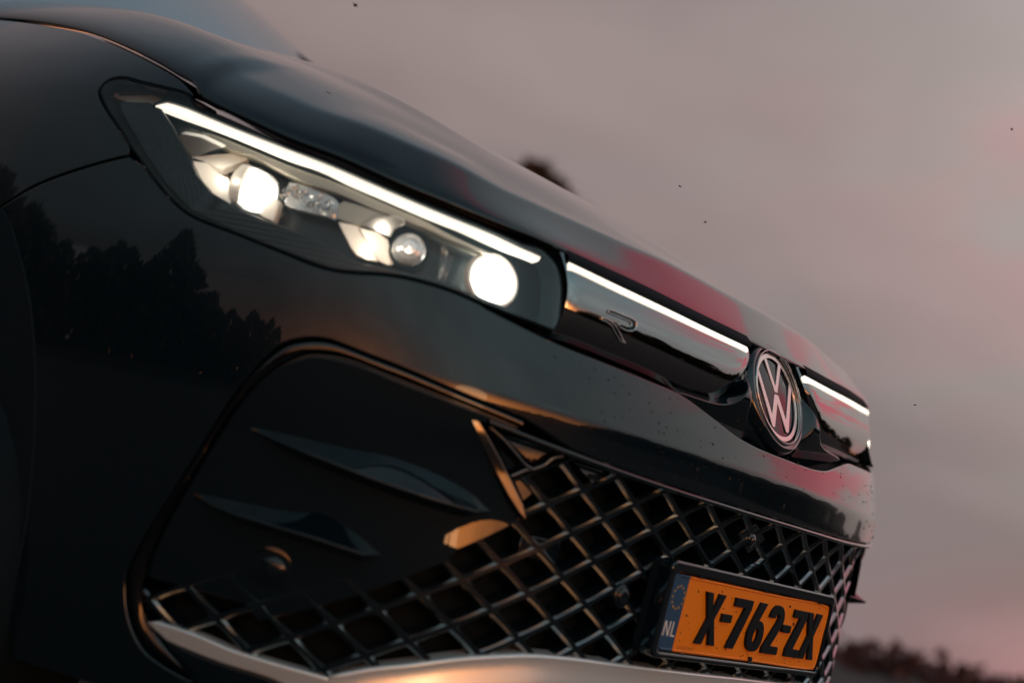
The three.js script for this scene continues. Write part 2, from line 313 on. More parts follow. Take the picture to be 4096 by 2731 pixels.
// ------------------------------------------------------------------ ground
function inset(poly, d) {
  const p = ccw(dedupe(poly)), N = p.length;
  return p.map((c, k) => { const a = p[(k + N - 1) % N], b = p[(k + 1) % N]; let x = b[1] - a[1], y = a[0] - b[0]; const l = Math.hypot(x, y) || 1; return [c[0] - d * x / l, c[1] - d * y / l]; });
}
function groundY(x, z) {
  const r = Math.hypot(x, z), along = x * 0.776 - z * 0.63, az = Math.atan2(x, z) / DEG, dA = Math.abs(((az - 129 + 540) % 360) - 180);
  const crest = 1 - smooth(50, 85, dA);
  const up = Math.tan(TILT) * (along > 0 ? Math.min(along, 14) * (1 - 0.35 * smooth(9, 16, along)) : Math.max(along, -75));
  return up + 1.5 * smooth(46, 58, r) * (1 - crest) - crest * 0.10 * Math.max(0, r - 15) * smooth(13, 24, r) + 0.03 * fbm(x * 0.7, 0, z * 0.7, 3) * smooth(3, 8, r);
}
{
  const pos = [], idx = [], uv = [], RN = 46, AN = 120;
  for (let i = 0; i <= RN; i++) { const r = 0.4 + 110 * Math.pow(i / RN, 2.2); for (let j = 0; j <= AN; j++) { const a = j / AN * 2 * Math.PI, x = r * Math.sin(a), z = r * Math.cos(a); pos.push(x, groundY(x, z), z); uv.push(x, z); } }
  for (let i = 0; i < RN; i++) for (let j = 0; j < AN; j++) { const a = i * (AN + 1) + j, b = a + AN + 1; idx.push(a, b, a + 1, a + 1, b, b + 1); }
  const c = pos.length / 3; pos.push(0, groundY(0, 0), 0); uv.push(0, 0); for (let j = 0; j < AN; j++) idx.push(c, j, j + 1);
  const T = 256, px = new Uint8Array(T * T * 4);
  for (let j = 0; j < T; j++) for (let i = 0; i < T; i++) { const k = 0.5 + 0.9 * fbm(i / 9, j / 9, 0.5, 4) + 0.25 * (rnd() - 0.5), o = (j * T + i) * 4; px[o] = 44 + 24 * k; px[o + 1] = 40 + 22 * k; px[o + 2] = 40 + 20 * k; px[o + 3] = 255; }
  const tx = new THREE.DataTexture(px, T, T); tx.colorSpace = THREE.SRGBColorSpace; tx.wrapS = tx.wrapT = THREE.RepeatWrapping; tx.magFilter = THREE.LinearFilter; tx.repeat.set(0.5, 0.5); tx.needsUpdate = true;
  const g = part('ground', geo(pos, null, idx, uv), phys({ map: tx, roughness: 0.95 }), scene);
  g.userData = { kind: 'structure', label: 'dark reddish brown heath ground falling away behind the car', category: 'ground' };
}

// ------------------------------------------------------------------ the car
const car = new THREE.Group(); car.name = 'car'; scene.add(car); car.quaternion.copy(SLOPE);
car.userData = { label: 'black sport utility car with lit headlights, light strip and orange number plate', category: 'car' };

// painted front bumper
const lowEdge = [[0, .688], [-.15, .6885], [-.295, .6905], [-.4615, .6975], [-.508, .7035], [-.54, .7125], [-.575, .7215]];
const rimOut = spline([[-.575, .7215], [-.66, .7325], ...D.rim_out.slice(3, 10), ...D.rim_out.slice(12)], 0.01);
const arch = spline([[-1.2227, .3186], ...D.arch.slice(0, 5).reverse()], 0.015);
const hlLow = spline(D.hl_bot.filter((p) => p[0] > -1.226 && !(p[0] < -.76 && p[0] > -.764)), 0.01);
const barLow = [[-.5323, .8336], [-.4542, .8305], [-.35, .8265], [-.295, .8235], [-.2182, .8068], [-.1577, .7925], [-.105, .7868], [-.06, .7852], [0, .7848]];
const bumpLeft = [...spline(lowEdge, 0.015), ...rimOut.slice(1), [-.93, .262], [-1.2, .255], ...arch, ...spline(D.seam.slice().reverse(), 0.015), ...hlLow.filter((p) => p[0] < -.66).reverse(), ...spline([[-.654, .8515], [-.62, .8455], [-.5787, .839], ...barLow], 0.012)];
const bumpOutline = [...bumpLeft, ...mir(bumpLeft).reverse().slice(1, -1)];
const bumper = part('bumper', skin(inset(bumpOutline, 0.0042), { r: 0.0028, depth: 0.016, L: 0.013 }), M.paint, car, 'glossy black painted front bumper skin');

// front wings
const hlTopAll = D.hl_top;
const fenderOutline = (() => {
  const seam = spline([...D.seam, [-1.47, .842]], 0.015);
  const top = spline([[-2.3, 1.262], [-1.9, 1.225], [-1.68, 1.198], ...D.shut], 0.015);
  const hl = spline([...hlTopAll.slice(0, 8).reverse(), ...D.hl_bot.slice().reverse().filter((p) => p[0] < -1.228)], 0.01);
  return [...top, ...hl, ...seam, ...spline([[-1.47, .842], [-1.6, .905], [-1.8, .93], [-2.0, .90], [-2.16, .80], [-2.26, .62]], 0.02).slice(1), [-2.4, .35], [-2.7, .35], [-2.7, 1.28]];
})();
for (const s of [1, -1]) part('fender', skin(inset(fenderOutline, 0.0032), { r: 0.0014, depth: 0.016, L: 0.02, sgn: s }), M.paint, car);

// bonnet: a panel lofted inwards from its lower edge
{
  const edge = spline([[0, .9432], ...D.hood_low.slice().reverse().slice(0, 4).map(([u, y]) => [u, y]), [-.5908, .9625], [-.66, .9635], [-.72, .968], [-.80, .977], [-.90, .997], [-.98, 1.0105], [-1.055, 1.029], [-1.12, 1.046], [-1.15, 1.0565], [-1.168, 1.072], [-1.19, 1.0845], ...D.shut.slice(0, 4).reverse().map(([u, y]) => [u, y + .006]), [-1.68, 1.204], [-1.9, 1.231], [-2.3, 1.268]], 0.018);
  const ds = [0, .001, .0025, .005, .010, .018, .03, .042, .050, .054, .058, .062, .066, .070, .076, .086, .1, .125, .15, .18, .215];
  const bf = hermite([[0, 0], [.001, .0025], [.0025, .0048], [.005, .0082], [.010, .0145], [.018, .024], [.03, .038], [.050, .0612], [.056, .0675], [.062, .0718], [.070, .0755], [.1, .088], [.17, .118], [.215, .136]]);
  const bs = hermite([[0, 0], [.001, .003], [.0025, .006], [.005, .010], [.010, .0165], [.02, .0265], [.05, .048], [.1, .073], [.15, .088], [.215, .099]]);
  for (const p of edge) p[1] += 0.0045 * (1 - smooth(1.12, 1.22, -p[0]));
  const full = [...edge.slice().reverse(), ...mir(edge).slice(1)];
  const at = (u, y, d) => {
    const w = smooth(0.45, 1.35, Math.abs(u)), c = planAt(u), e = S(u, y, 0.002), drop = 0.012 * smooth(0.25, 0.6, Math.abs(u)) * (1 - smooth(0.6, 0.8, Math.abs(u)));
    return V3(e.x - c.nx * d, e.y + mix(bf(d), bs(d), w) - drop * smooth(0, .05, d), e.z - c.nz * d);
  };
  // smooth crown through the inner ring (least squares)
  const basis = (x, z) => [1, x * x, x * x * x * x, z, z * z, x * x * z, z * z * z];
  const nB = 7, A = Array.from({ length: nB }, () => new Array(nB + 1).fill(0));
  for (const [u, y] of full) for (const d of [.13, .17, .215]) { const p = at(u, y, d), f = basis(p.x, p.z); for (let i = 0; i < nB; i++) { for (let j = 0; j < nB; j++) A[i][j] += f[i] * f[j]; A[i][nB] += f[i] * p.y; } }
  for (let i = 0; i < nB; i++) { A[i][i] += 1e-7; let m = i; for (let r = i + 1; r < nB; r++) if (Math.abs(A[r][i]) > Math.abs(A[m][i])) m = r; [A[i], A[m]] = [A[m], A[i]]; for (let r = 0; r < nB; r++) if (r !== i) { const k = A[r][i] / A[i][i]; for (let q = i; q <= nB; q++) A[r][q] -= k * A[i][q]; } }
  const co = A.map((r, i) => r[nB] / r[i]), crown = (x, z) => basis(x, z).reduce((t, v, i) => t + v * co[i], 0);
  const rows = full.map(([u, y]) => {
    const c = planAt(u), e = S(u, y, 0.002), row = [];
    for (const [d, hh] of [[0.05, -0.0062], [0.012, -0.0052], [0.0025, -0.0038], [0.0004, -0.0018]]) row.push(V3(e.x - c.nx * d, e.y + hh, e.z - c.nz * d));
    for (const d of ds) { const p = at(u, y, d); p.y = mix(p.y, crown(p.x, p.z), smooth(.085, .215, d)); row.push(p); }
    const k = row[row.length - 1], zTo = Math.max(Math.min(-0.30, k.z - 0.025), -1.5);
    for (let i = 1; i <= 16; i++) { const t = i / 16, x = k.x * (1 - t), z = mix(k.z, zTo, t); row.push(V3(x, crown(x, z) + 0.014 * Math.exp(-Math.pow((Math.abs(x) - 0.36) / 0.06, 2)) * smooth(-0.40, -0.75, z), z)); }
    return row;
  });
  const pos = [], idx = [], C = rows[0].length;
  for (const r of rows) for (const p of r) pos.push(p.x, p.y, p.z);
  for (let i = 0; i < rows.length - 1; i++) for (let j = 0; j < C - 1; j++) { const a = i * C + j, b = a + C; idx.push(a, a + 1, b, b, a + 1, b + 1); }
  const g = geo(pos, null, idx); g.computeVertexNormals();
  part('hood', g, M.paint, car, 'glossy black bonnet with rounded front edge');
}

// ------------------------------------------------------------------ headlights
const hlOutline = ccw(dedupe([...spline(D.hl_top.slice(0, 8), 0.006), ...spline(D.hl_top.slice(7, 10), 0.006).slice(1), ...spline([D.hl_top[9], ...D.hl_top.slice(10, 22)].filter((p, i) => i < 8 || i % 2 === 0), 0.01).slice(1), ...spline([[-.5813, .9545], ...D.hl_right.slice(1)], 0.006), ...spline(D.hl_bot.filter((p) => !(p[0] < -.76 && p[0] > -.764)), 0.01).slice(1)]));
function slab(poly, n, depth, m, name, parent, s, o = {}) {
  return part(name, skin(poly, { n, depth, r: o.r ?? 0.0012, L: o.L ?? 0.012, sgn: s, f: o.f }), m, parent, o.label);
}
function dome(u, y, n, rad, h, s, inner = 0) {       // a round lens lying on the surface
  const c = S(s * u, y, n), N = SN(s * u, y, n), pts = [];
  for (let i = 0; i <= 12; i++) { const a = i / 12 * Math.PI / 2; pts.push(new THREE.Vector2(rad * Math.sin(a), h * Math.cos(a))); }
  pts.push(new THREE.Vector2(rad, -inner));
  const g = new THREE.LatheGeometry(pts, 32);
  g.applyQuaternion(new THREE.Quaternion().setFromUnitVectors(V3(0, 1, 0), N)); g.translate(c.x, c.y, c.z);
  return g;
}
// an area light lying along a piece of a light strip, from p to q, facing n
function stripLight(p, q, n, height, power, parent) {
  const L = new THREE.RectAreaLight(0xfff0da, power, p.distanceTo(q), height), X = q.clone().sub(p).normalize(), Z = n.clone().negate().addScaledVector(X, X.dot(n)).normalize(), Y = Z.clone().cross(X);
  L.position.copy(p).add(q).multiplyScalar(.5); L.quaternion.setFromRotationMatrix(new THREE.Matrix4().makeBasis(X, Y, Z)); parent.add(L);
}
function headlight(s) {
  const H = group('headlight', car, s > 0 ? 'lit headlight with slim daytime light and bright projector lenses' : undefined);
  // tub behind the lens
  part('housing', skin(inset(hlOutline, 0.001), { n: -0.062, r: 0.001, depth: 0, L: 0.03, sgn: s }), M.housing, H);
  const wall = []; {
    const pos = [], idx = [], N = hlOutline.length;
    for (const [u, y] of hlOutline) for (const n of [-0.003, -0.062]) { const p = S(s * u, y, n); pos.push(p.x, p.y, p.z); }
    for (let i = 0; i < N; i++) { const a = 2 * i, b = 2 * ((i + 1) % N); idx.push(a, a + 1, b, b, a + 1, b + 1); }
    wall.push(geo(pos, null, idx));
  }
  part('housing_wall', wall[0], M.housing, H);
  part('gasket', tube(inset(hlOutline, 0.0012).map(([u, y]) => S(s * u, y, -0.0015)), 0.0022, true, 6, 0.008), M.rubber, H);
  // inner bezel: a dark shelf along the outer corner and below the lamps
  slab([...D.lower_lens_edge, [-.90, .884], [-.84, .868], [-.72, .871], [-.62, .862], [-.60, .856], [-.66, .8575], [-.74, .8665], [-.80, .863], [-.87, .855], [-.95, .866], [-1.04, .883], [-1.10, .896], [-1.17, .934], [-1.24, .985], [-1.30, 1.028], [-1.315, 1.043], [-1.26, 1.045], [-1.23, 1.037]], -0.020, 0.03, M.housing, 'bezel', H, s, { r: 0.002, L: 0.015, f: (u, y) => 0.0011 * Math.sin(y * 900) });
  slab(D.hl_shelf, -0.028, 0.012, M.trimstrip, 'shelf', H, s);
  slab([[-1.335, 1.060], [-1.30, 1.072], [-1.24, 1.066], [-1.18, 1.058], [-1.165, 1.046], [-1.21, 1.055], [-1.27, 1.066]], -0.02, 0.02, M.housing, 'upper_bezel', H, s);
  // daytime running light
  const drlTop = spline(D.drl_top.filter((p, i) => i !== 14), 0.012), drlBot = spline(D.drl_bot.filter((p, i) => i !== 12), 0.012);
  slab(inset([...drlBot, ...drlTop.slice().reverse().slice(0, -1)], 0.0042), -0.018, 0.014, M.drl, 'daytime_light', H, s, { r: 0.0015 });
  slab([...drlTop.map(([u, y]) => [u, y - .0004]), ...drlTop.slice().reverse().map(([u, y]) => [u, y + .0042])], -0.016, 0.02, M.housing, 'daytime_light_rim', H, s, { r: 0.0006 });
  // champagne trim strip below it
  const su = spline([[-1.1457, 1.012], [-1.1181, 1.0085], [-1.0536, .9958], [-.9851, .9815], [-.9006, .9689], [-.8199, .9536], [-.7675, .9457], [-.7285, .9375], [-.69, .932], [-.64, .928]], 0.014);
  const sl = spline([[-1.13, 1.004], [-1.0808, .9921], [-1.0361, .986], [-1.0048, .9767], [-.9426, .9623], [-.8986, .9574], [-.8304, .9446], [-.7665, .9384], [-.72, .931], [-.66, .927]], 0.014);
  slab([...su, ...sl.slice().reverse()], -0.030, 0.02, M.trimstrip, 'trim_strip', H, s, { r: 0.0008 });
  // outer lamp: reflector blades round a square projector
  slab(D.refl_grey, -0.030, 0.01, M.silver, 'reflector', H, s, { r: .0005, f: (u, y) => (y - .985) * 0.9 });
  slab(D.refl_a, -0.030, 0.01, M.reflector, 'reflector', H, s, { r: .0005, f: (u, y) => -(y - .965) * 0.7 });
  slab(D.refl_a2, -0.030, 0.01, M.reflector, 'reflector', H, s, { r: .0005, f: (u, y) => -(u + 1.14) * 0.25 });
  slab(D.refl_a3, -0.026, 0.012, M.reflector, 'reflector', H, s);
  const pc = [-1.0245, .942];
  const sq = D.proj1.map(([u, y]) => [u, y]);
  part('projector_barrel', skin(spline([...sq, sq[0]], 0.006).slice(0, -1).map(([u, y]) => [pc[0] + (u - pc[0]) * 1.06, pc[1] + (y - pc[1]) * 1.06]), { n: -0.034, r: 0.002, depth: 0.025, L: 0.012, sgn: s }), M.silver, H);
  const bulge = (u, y) => 0.010 * (1 - Math.pow((u - pc[0]) / .04, 2) - Math.pow((y - pc[1]) / .034, 2)), cutU = (y) => -1.036 + (y - .942) * -0.05;
  const whole = dedupe(sq.flatMap((p, i) => { const q = sq[(i + 1) % sq.length]; return [0, .25, .5, .75].map((t) => [mix(p[0], q[0], t), mix(p[1], q[1], t)]); }));
  part('projector_lens', skin(whole.filter((p) => p[0] > cutU(p[1])), { n: -0.026, r: 0.003, depth: 0.012, L: 0.008, sgn: s, f: bulge }), M.lamp, H, 'glowing square projector lens');
  part('projector_edge', skin(whole.filter((p) => p[0] < cutU(p[1]) + .003), { n: -0.027, r: 0.003, depth: 0.012, L: 0.008, sgn: s, f: bulge }), M.reflector, H);
  // clear light guide between the lamps
    const guide = [];
  for (let i = 0; i < 26; i++) {
    const t = (i + 0.5) / 26, u = mix(-.978, -.893, t) + rr(-.002, .002), y = mix(.949, .934, t) + rr(-.012, .010), p = S(s * u, y, -0.030 + rr(-.004, .006));
    const g = new THREE.OctahedronGeometry(rr(.0035, .0065), 0); g.rotateX(rr(0, 3)); g.rotateY(rr(0, 3)); g.scale(1.3, 0.9, 1); g.translate(p.x, p.y, p.z); guide.push(g);
  }
  part('light_guide', merge(guide), M.crystal, H);
  slab(spline([...D.conn, D.conn[0]], 0.008).slice(0, -1), -0.040, 0.012, M.silver, 'guide_mount', H, s);
  // middle lamp
  slab(D.refl_b0, -0.032, 0.012, M.trimstrip, 'reflector', H, s);
  slab(D.refl_b, -0.030, 0.01, M.reflector, 'reflector', H, s, { r: .0005, f: (u, y) => -(u + .88) * 0.2 });
  slab(D.refl_b2, -0.028, 0.01, M.reflector, 'reflector', H, s, { r: .0005, f: (u, y) => -(u + .85) * 0.3 });
  slab(D.refl_b3, -0.030, 0.01, M.silver, 'reflector', H, s, { f: (u, y) => (y - .92) * 0.5 });
  part('projector_ring', dome(-.7766, .904, -0.040, 0.0265, 0.004, s, 0.01), M.matte, H);
  { const pts = [[0, .013], [.004, .0128], [.0055, .0108], [.0068, .0122], [.0105, .0112], [.0118, .0088], [.0132, .0098], [.0175, .0068], [.0188, .0042], [.0202, .0046], [.0225, 0], [.0225, -.006]].map(([a, d]) => new THREE.Vector2(a, d));
    const g = new THREE.LatheGeometry(pts, 40), p = S(s * -.7766, .904, -.036), nn = SN(s * -.7766, .904); g.applyQuaternion(new THREE.Quaternion().setFromUnitVectors(V3(0, 1, 0), nn)); g.translate(p.x, p.y, p.z);
    part('projector_lens', g, M.lensring, H, 'round ringed projector lens'); }
  // inner lamp: the bright main beam
  { const pts = [[.016, -.012], [.02, -.008], [.026, -.001], [.031, .004], [.036, .0065], [.0385, .0045], [.040, -.004]].map(([a, d]) => new THREE.Vector2(a, d));
    const g = new THREE.LatheGeometry(pts, 40), p = S(s * -.641, .894, -.040), nn = SN(s * -.641, .894); g.applyQuaternion(new THREE.Quaternion().setFromUnitVectors(V3(0, 1, 0), nn)); g.translate(p.x, p.y, p.z);
    part('beam_reflector', g, M.reflector, H); }
  part('beam_lamp', dome(-.641, .894, -0.046, 0.0215, 0.014, s, 0.006), M.beam, H, 'dazzling round main beam lamp');
  for (const [u, y, a] of [[-.7235, .90, .2], [-.718, .89, -.15]]) { const p = S(s * u, y, -0.03); const g = new RoundedBoxGeometry(0.0016, 0.04, 0.012, 2, 0.0006); g.rotateZ(a); g.translate(p.x, p.y, p.z); part('divider', g, M.crystal, H); }
  // clear outer lens
  part('lens', skin(hlOutline, { n: -0.001, depth: 0, L: 0.016, sgn: s }), M.lens, H);
  // the light they give
  const lamp = (u, y, n, I, c = 0xfff0d8) => { const l = new THREE.PointLight(c, I, 0, 2), p = S(s * u, y, n); l.position.copy(p); l.castShadow = true; l.shadow.radius = 0.3; H.add(l); return l; };
  lamp(-1.015, .942, -0.018, 0.016); lamp(-1.09, .965, -0.002, 0.0055);
  lamp(-.825, .902, -0.002, 0.0060); lamp(-.775, .905, -0.006, 0.0012);
  lamp(-.641, .894, -0.036, 0.0007);
  const main = S(s * -.641, .892, 0.006), sp = new THREE.SpotLight(0xfffac4, 0.5, 0, 48 * DEG, 0.8, 2);
  sp.position.copy(main); sp.target.position.copy(main.clone().addScaledVector(V3(-.62 * s, -.04, .78), 3)); sp.castShadow = true; H.add(sp, sp.target);
  for (let i = 0; i < 9; i++) {
    const u = mix(-1.205, -.60, (i + .5) / 9), mid = (x) => (hermite([[-1.25, 1.044], [-1.2, 1.0385], [-1.09, 1.017], [-.985, .9965], [-.86, .9735], [-.765, .957], [-.655, .9475], [-.56, .943]])(x));
    stripLight(S(s * (u - .034), mid(u - .034), -.0165), S(s * (u + .034), mid(u + .034), -.0165), SN(s * u, mid(u)), .004, 1.6, H);
  }
  return H;
}
headlight(1); headlight(-1);

// ------------------------------------------------------------------ light bar between the headlights
{
  const B = group('light_bar', car, 'glossy dark light bar with a thin glowing strip');
  const low = (u) => hermite([[-.56, .8345], [-.45, .8308], [-.35, .8268], [-.25, .822], [-.12, .8195], [0, .8185], [.12, .8195], [.25, .822], [.35, .8268], [.45, .8308], [.56, .8345]])(u);
  const high = (u) => low(u) + 0.127;
  const sec = (u, v) => {        // v 0..1 from bottom to top: a convex glass, upright at mid height
    const y = mix(low(u), high(u), v), ym = low(u) + 0.058;
    return S(u, y, profile(u, ym) - profile(u, y) + 0.006 - 0.023 * Math.pow((y - ym) / 0.0635, 2));
  };
  const N = 60, K = 28, endU = hermite([[0, -.172], [.2, -.158], [.4, -.137], [.6, -.113], [.8, -.094], [.9, -.0895], [1, -.090]]);
  for (const s of [1, -1]) {
    const pos = [], idx = [];
    for (let i = 0; i <= N; i++) for (let j = 0; j <= K; j++) {
      const v = j / K, u = mix(-.5265 - 0.012 * Math.pow(Math.abs(2 * v - 0.9), 2), endU(v), i / N), roll = 0.008 * Math.pow(i / N, 40) + 0.004 * Math.pow(1 - i / N, 60), p = sec(s * u, v), q = planAt(s * u); pos.push(p.x - q.nx * roll, p.y, p.z - q.nz * roll);
    }
    for (let i = 0; i < N; i++) for (let j = 0; j < K; j++) { const a = i * (K + 1) + j, bb = a + K + 1; idx.push(a, bb, a + 1, a + 1, bb, bb + 1); }
    part('glass_panel', geo(pos, null, idx), M.smoked, B);
  }
  const lt = hermite([[-.53, .9497], [-.429, .9443], [-.329, .9395], [-.216, .9352], [-.08, .9335], [0, .933]]), lb = hermite([[-.53, .9365], [-.4164, .9288], [-.3158, .925], [-.202, .9222], [-.08, .9215], [0, .921]]);
  for (const s of [1, -1]) {
    const ps = [], ix = [], n2 = 50;
    for (let i = 0; i <= n2; i++) { const u = mix(-.530, s > 0 ? -.114 : -.088, i / n2); for (const [t, e] of [[.20, -.004], [.22, .0022], [.5, .003], [.80, .0022], [.82, -.004]]) { const y = mix(lb(u), lt(u), t), v = (y - low(u)) / (high(u) - low(u)), p = sec(s * u, v); const q = planAt(s * u); ps.push(p.x + q.nx * e * .8, p.y + e * 0.6, p.z + q.nz * e * .8); } }
    for (let i = 0; i < n2; i++) for (let j = 0; j < 4; j++) { const a = i * 5 + j, b = a + 5; ix.push(a, b, a + 1, a + 1, b, b + 1); }
    for (const i of [0, n2]) ix.push(i * 5, i * 5 + 1, i * 5 + 2, i * 5, i * 5 + 2, i * 5 + 3, i * 5, i * 5 + 3, i * 5 + 4);
    part('light_strip', geo(ps, null, ix), M.bar, B, 'glowing white light strip');
    const pc = [], ic = [];
    for (let i = 0; i <= n2; i++) { const u = mix(-.5315, -.100, i / n2); for (const [t, e] of [[0, -.002], [.03, .0042], [.5, .0046], [1, .003]]) { const y = mix(lt(u) + .0004, high(u) + .004, t), v = (y - low(u)) / (high(u) - low(u)), p = sec(s * u, v), q = planAt(s * u); pc.push(p.x + q.nx * e * .8, p.y + e * .6, p.z + q.nz * e * .8); } }
    for (let i = 0; i < n2; i++) for (let j = 0; j < 3; j++) { const a = i * 4 + j, bb = a + 4; ic.push(a, bb, a + 1, a + 1, bb, bb + 1); }
    part('strip_cover', geo(pc, null, ic), M.matte, B);
for (let i = 0; i < 6; i++) {
      const at = (u) => { const y = (lb(u) + lt(u)) / 2, p = sec(s * u, (y - low(u)) / (high(u) - low(u))), q = planAt(s * u); return V3(p.x + q.nx * .0036, p.y + .0026, p.z + q.nz * .0036); };
      const ua = mix(-.526, -.108, i / 6), ub = mix(-.526, -.108, (i + .96) / 6), q = planAt(s * (ua + ub) / 2); stripLight(at(ua), at(ub), V3(q.nx, .55, q.nz).normalize(), .004, 1.6, B);
    }
  }
  // black trim behind and above the glass
  part('upper_trim', skin([...spline([[-.575, .948], [-.4, .940], [-.2, .932], [0, .930]], 0.02), ...mir(spline([[-.575, .948], [-.4, .940], [-.2, .932], [0, .930]], 0.02)).reverse().slice(1), ...spline([[.575, .975], [.3, .96], [0, .955]], 0.03), ...mir(spline([[.575, .975], [.3, .96], [0, .955]], 0.03)).reverse().slice(1)], { n: -0.036, depth: 0, L: 0.03 }), M.matte, B);
  part('backing', skin([[-.60, .795], [.60, .795], [.60, .975], [-.60, .975]], { n: -0.055, depth: 0, L: 0.04 }), M.matte, B);
  // R badge: a chrome outline on the glass
  const bp = (a, b) => { const u = mix(-.4600, -.3925, a), y = mix(.8660, .9040, b), v = (y - low(u)) / (high(u) - low(u)), p = sec(u, v), q = planAt(u); return V3(p.x + q.nx * .0016, p.y, p.z + q.nz * .0016); };
  const top = [[.13, .93], [.20, 1.0], [.86, .97], [.97, .90], [1.0, .76], [.97, .60], [.87, .51], [.74, .47], [.58, .50], [.46, .58], [.56, .63], [.74, .62], [.84, .68], [.85, .78], [.78, .85], [.14, .87]];
  const leg = [[.0, .62], [.0, .53], [.16, .52], [.30, .46], [.60, .10], [.68, .05], [.83, .02], [.70, .14], [.44, .48], [.30, .58], [.16, .62]];
  const corners = (l) => l.flatMap((p, i) => { const q = l[(i + 1) % l.length]; return [.06, .5, .94].map((t) => [mix(p[0], q[0], t), mix(p[1], q[1], t)]); });
  part('letter_badge', merge([top, leg].map((l) => tube(corners(l).map(([a, bb]) => bp(a, bb)), 0.0010, true, 6, 0.0012))), M.chrome, B, 'outlined chrome letter R');
  const fill = (l, m) => { const sh = THREE.ShapeUtils.triangulateShape(ccw(l).map((p) => new THREE.Vector2(...p)), []), q = ccw(l).map(([a, b]) => bp(a, b)); return geo(q.flatMap((p) => [p.x, p.y, p.z]), null, sh.flat()); };
  part('badge_fill', merge([fill(top), fill(leg)]), M.emblemface, B);
}

// ------------------------------------------------------------------ emblem
{
  const E = group('emblem', car, 'round chrome-rimmed emblem with interlocking V and W letters');
  // housing: the bar swells round the emblem and runs out in a V below it
  const hs = spline([[-.285, .8235], [-.2182, .8065], [-.1577, .7925], [-.105, .7865], [-.06, .7855], [0, .7845]], 0.01);
  const hu = spline([[-.285, .8235], [-.16, .8335], [-.125, .862], [-.108, .892], [-.1, .92], [-.09, .943], [-.066, .958], [-.035, .967], [0, .9695]], 0.01);
  part('housing', skin([...hs, ...mir(hs).reverse().slice(1), ...mir(hu).slice(1), ...hu.slice().reverse().slice(1, -1)], { n: 0, r: 0.002, depth: 0.03, L: 0.008, f: (u, y) => { const wedge = mix(profile(u, .835) - 0.004 - profile(u, y) + (y - .835) * .40, -0.020, smooth(.835, .93, y)), cup = -.0365 - (y - .8795) * Math.tan(21 * DEG) - .016 - profile(0, y); return mix(cup, wedge, smooth(.088, .118, Math.hypot(u, y - .8795))); } }), M.gloss, E);
  const Q = new THREE.Quaternion().setFromEuler(new THREE.Euler(-21 * DEG, 0, 0)), C = V3(0, .8795, -.0365), R = 0.0745;
  const put = (g) => { g.applyQuaternion(Q); g.translate(C.x, C.y, C.z); return g; };
  const lathe = (pts) => { const g = new THREE.LatheGeometry(pts.map(([a, b]) => new THREE.Vector2(a, b)), 72); g.rotateX(Math.PI / 2); return put(g); };
  part('surround', lathe([[.096, -.026], [.0945, -.014], [.0905, -.0055], [.0855, -.0012], [.081, -.0012], [.0778, -.006]]), M.gloss, E);
  part('chrome_ring', lathe([[.0776, -.014], [.0774, -.002], [.0768, .0002], [.0760, .0006], [.0752, .0002], [.0749, -.006]]), M.chrome, E);
  part('disc', lathe([[0, -.0052], [.02, -.0054], [.04, -.0061], [.06, -.0073], [.074, -.0088]]), M.emblemface, E);
  const ringShape = new THREE.Shape(); ringShape.absarc(0, 0, 0.0712, 0, Math.PI * 2); const hole = new THREE.Path(); hole.absarc(0, 0, 0.0645, 0, Math.PI * 2, true); ringShape.holes.push(hole);
  const ext = (sh) => { const g = new THREE.ExtrudeGeometry(sh, { depth: 0.0012, bevelEnabled: true, bevelSize: 0.0003, bevelThickness: 0.0003, bevelSegments: 2, curveSegments: 48 }); g.translate(0, 0, -0.006); return put(g); };
  part('letter_ring', ext(ringShape), M.emblemletter, E);
  const poly = (l) => { const s = new THREE.Shape(); l.forEach(([a, b], i) => (i ? s.lineTo(a * .0745, b * .0745) : s.moveTo(a * .0745, b * .0745))); return s; };
  part('letter_v', ext(poly([[-.385, .77], [-.285, .81], [-.015, .26], [.015, .26], [.285, .81], [.385, .77], [.06, .11], [-.06, .11]])), M.emblemletter, E);
  part('letter_w', ext(poly([[-.785, .33], [-.72, .45], [-.33, -.45], [-.325, -.45], [-.088, .05], [.088, .05], [.325, -.45], [.33, -.45], [.72, .45], [.785, .33], [.375, -.72], [.275, -.72], [.0, -.12], [-.275, -.72], [-.375, -.72]])), M.emblemletter, E);
}

